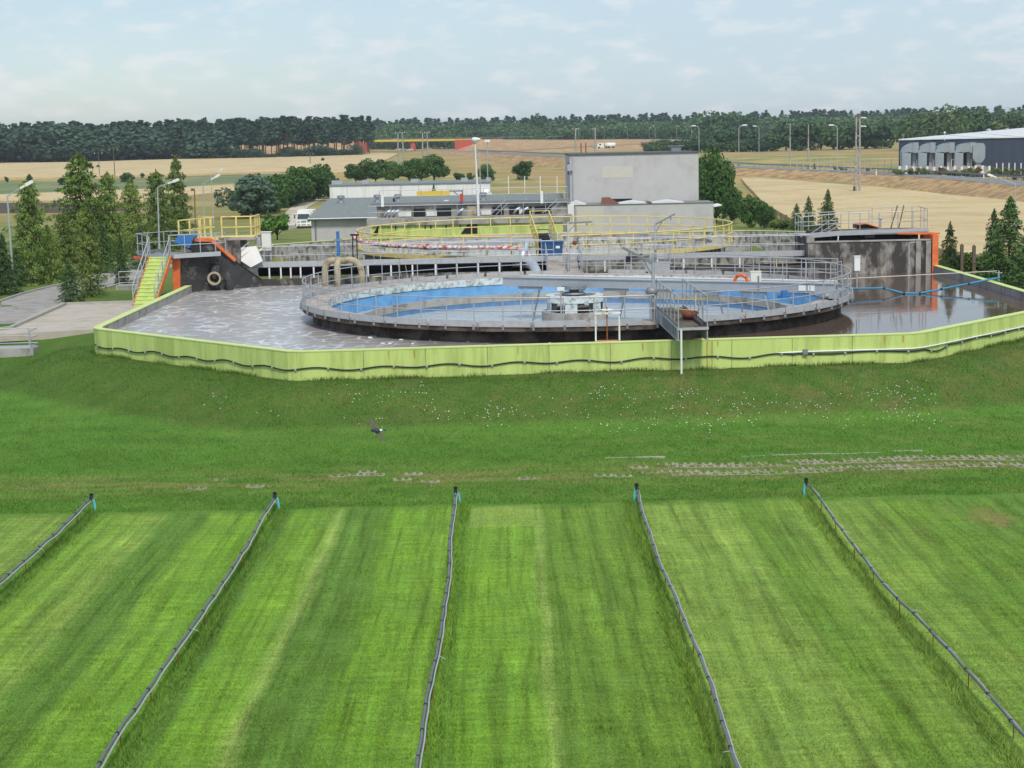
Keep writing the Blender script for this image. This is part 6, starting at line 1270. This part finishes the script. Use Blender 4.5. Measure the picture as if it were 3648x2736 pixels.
# ---------------------------------------------------------------- concrete paver track
tr_=thing('paver_track','two worn wheel tracks of concrete grass pavers crossing the lawn below the berm','pavers',V(8,51.7,0))
pm=M(); 
pm.box(-.29,.29,-.2,-.1,-.06,.02).box(-.29,-.19,-.099,.2,-.06,.019).box(-.03,.07,-.099,.2,-.06,.019).box(.19,.29,-.099,.2,-.06,.019)
pme=pm.mesh('paver',MT['paver'])
cnt=0
for yy in (52.75,52.33,51.5,51.08):
    x=-12.5
    while x<18:
        x+=.6; pr_b=.93 if x>4.6 else (.4 if x>2.2 else (.06 if x>-3.5 else (.2 if x>-8.5 else .04)))
        y=yy+.02*x-.35*max(0,(-x-2))*.08
        if x<4: y+=.08*math.sin(x)
        if yy==51.5 and x<6 and random.random()<.5: continue
        if random.random()>pr_b or cnt>230: continue
        inst('paver',pme,tr_,V(x+(.3 if yy in(52.33,51.08) else 0),y,tz(x,y)+.006+random.uniform(-.014,.01)),random.uniform(-.02,.02)); cnt+=1
m=M()
for x0,x1,y in ((7.5,13.5,53.9),(3.0,5.5,53.95)):
    k=int((x1-x0)/1.0)
    for j in range(k): M().box(x0+j*1.0,x0+j*1.0+.98,y+.02*x0,y+.1+.02*x0,tz(x0+j,y)-.1,tz(x0+j,y)+.02).obj('edge_stone',MT['kerb'],tr_)

# ---------------------------------------------------------------- flying martin
p=atY(1342,1534,19.6); b=thing('bird','dark house martin with a white rump flying low over the berm','bird',p)
M().blob(p,.052,.03,.024,12,8).blob(p+V(-.05,0,.004),.022,.02,.02,10,6).obj('body',MT['bird_dark'],b,True)
M().blob(p+V(.05,-.006,.006),.018,.016,.014,10,6).obj('white_rump',MT['flower'],b,True)
M().slab([p+V(.07,0,.004),p+V(.125,0,.016),p+V(.105,0,.004),p+V(.122,0,-.01)],(0,.006,0)).obj('tail',MT['bird_dark'],b)
for s,tip in ((1,V(-.1,.02,.155)),(-1,V(.1,-.02,-.145))):
    r_=V(0,0,.015*s); M().slab([p+V(-.03,0,0)+r_,p+V(.03,0,0)+r_,p+V(.012,0,0)+tip*.55+V(.022,0,0),p+tip,p+tip*.5+V(-.028,0,0)],(0,.006,0)).obj('wing',MT['bird_wing'],b)
# ---------------------------------------------------------------- flowers and grass
m=M()
for _ in range(70):
    cx=random.uniform(700,3350); cy=random.uniform(1365,1520)
    if cx<1150 and random.random()<.65: continue
    for _k in range(random.randint(2,10)):
        q=gnd(cx+random.gauss(0,45),cy+random.gauss(0,14)); r=random.uniform(.010,.025); z=q.z+.05
        if polydist(np.array([q.x]),np.array([q.y]))[0]<.6: continue
        m.add([(q.x-r,q.y-r*.3,z),(q.x,q.y-r,z-.008),(q.x+r,q.y,z),(q.x,q.y+r,z+.016)],[(0,1,2,3)])
stuff('clover_flowers',m,MT['flower'],'tiny white clover flowers dotted over the grass berm','flowers')
def blades(name,X,Y,h,wd,label):
    n=len(X); Z=terrain(X,Y); a=RNG.uniform(0,2*PI,n); hh=h*RNG.uniform(.6,1.4,n); w2=wd*RNG.uniform(.7,1.3,n); lx=RNG.normal(0,.5,n)*hh;ly=RNG.normal(0,.5,n)*hh
    b=np.stack([X,Y,Z-.008],1); d=np.stack([np.cos(a)*w2,np.sin(a)*w2,np.zeros(n)],1); tip=b+np.stack([lx,ly,hh],1)
    v=np.stack([b-d,b+d,tip],1).reshape(-1,3); me=bpy.data.meshes.new(name); me.vertices.add(3*n); me.vertices.foreach_set('co',v.astype(np.float32).ravel()); me.loops.add(3*n); me.loops.foreach_set('vertex_index',np.arange(3*n,dtype=np.int32)); me.polygons.add(n); me.polygons.foreach_set('loop_start',(np.arange(n)*3).astype(np.int32)); me.polygons.foreach_set('loop_total',np.full(n,3,np.int32)); me.materials.append(MT['blade']); me.update(calc_edges=True)
    o=bpy.data.objects.new(name,me); C.objects.link(o); tag(o,label,'grass',None,'stuff')
def scatter(n,y0,y1,marg=1.5):
    Y=(RNG.uniform((1/y1)**1,(1/y0)**1,n))**-1; X=RNG.uniform(-1,1,n)*(Y*.315+marg); return X,Y
X,Y=scatter(560000,24,48); cl_=np.sin(X*2.3+np.sin(Y*1.7)*2)+np.sin(Y*3.1+X*.7)+RNG.normal(0,.8,len(X)); hs=np.where(cl_>1.9,.065,.036); blades('lawn_grass',X,Y,hs,.0075,'short mown grass of the striped lawn between the irrigation pipes')
X,Y=scatter(430000,47.5,78); k=(polydist(X,Y)>.05); X,Y=X[k],Y[k]; blades('berm_grass',X,Y,.06,.012,'rough grass on the berm and the strip below it')
XX=[];YY=[]
for x0 in (-12.3,-6.93,-1.65,3.5,8.42):
    n=9000; y=RNG.uniform(24,47.5,n); XX.append(x0+RNG.normal(.12 if x0<3 else -.16,.11,n)); YY.append(y)
blades('long_grass',np.concatenate(XX),np.concatenate(YY),.13,.009,'longer uncut grass growing under the irrigation pipes')
XX=[];YY=[]
for i in range(1,len(OUT)-2):
    a=np.array(OUT[i]);b2=np.array(OUT[i+1]); l=np.hypot(*(b2-a)); n=int(l*170); t=RNG.random(n)
    cl=np.sin(t*l*2.1+i)+np.sin(t*l*.7+2*i)+RNG.normal(0,.6,n); t=t[cl>.2]; p=a+(b2-a)*t[:,None]; nn=np.array([(b2-a)[1],-(b2-a)[0]])/l; p=p+nn*np.abs(RNG.normal(.05,.09,len(t)))[:,None]; XX.append(p[:,0]);YY.append(p[:,1])
blades('wall_grass',np.concatenate(XX),np.concatenate(YY),.16,.012,'ragged grass tufts along the foot of the lime wall')

# ---------------------------------------------------------------- haze
hm=bpy.data.materials.new('haze'); hm.use_nodes=True; nt=hm.node_tree; nt.nodes.clear(); o_=nt.nodes.new('ShaderNodeOutputMaterial'); pv=nt.nodes.new('ShaderNodeVolumePrincipled'); pv.inputs['Density'].default_value=.00013; pv.inputs['Color'].default_value=(.82,.9,1,1); pv.inputs['Anisotropy'].default_value=.2; nt.links.new(pv.outputs[0],o_.inputs['Volume'])
m=M().box(-3400,3400,-60,7100,-4,48); ho=bpy.data.objects.new('haze',m.mesh('haze',hm)); C.objects.link(ho); tag(ho,'thin summer haze over the plain','haze',None,'stuff')
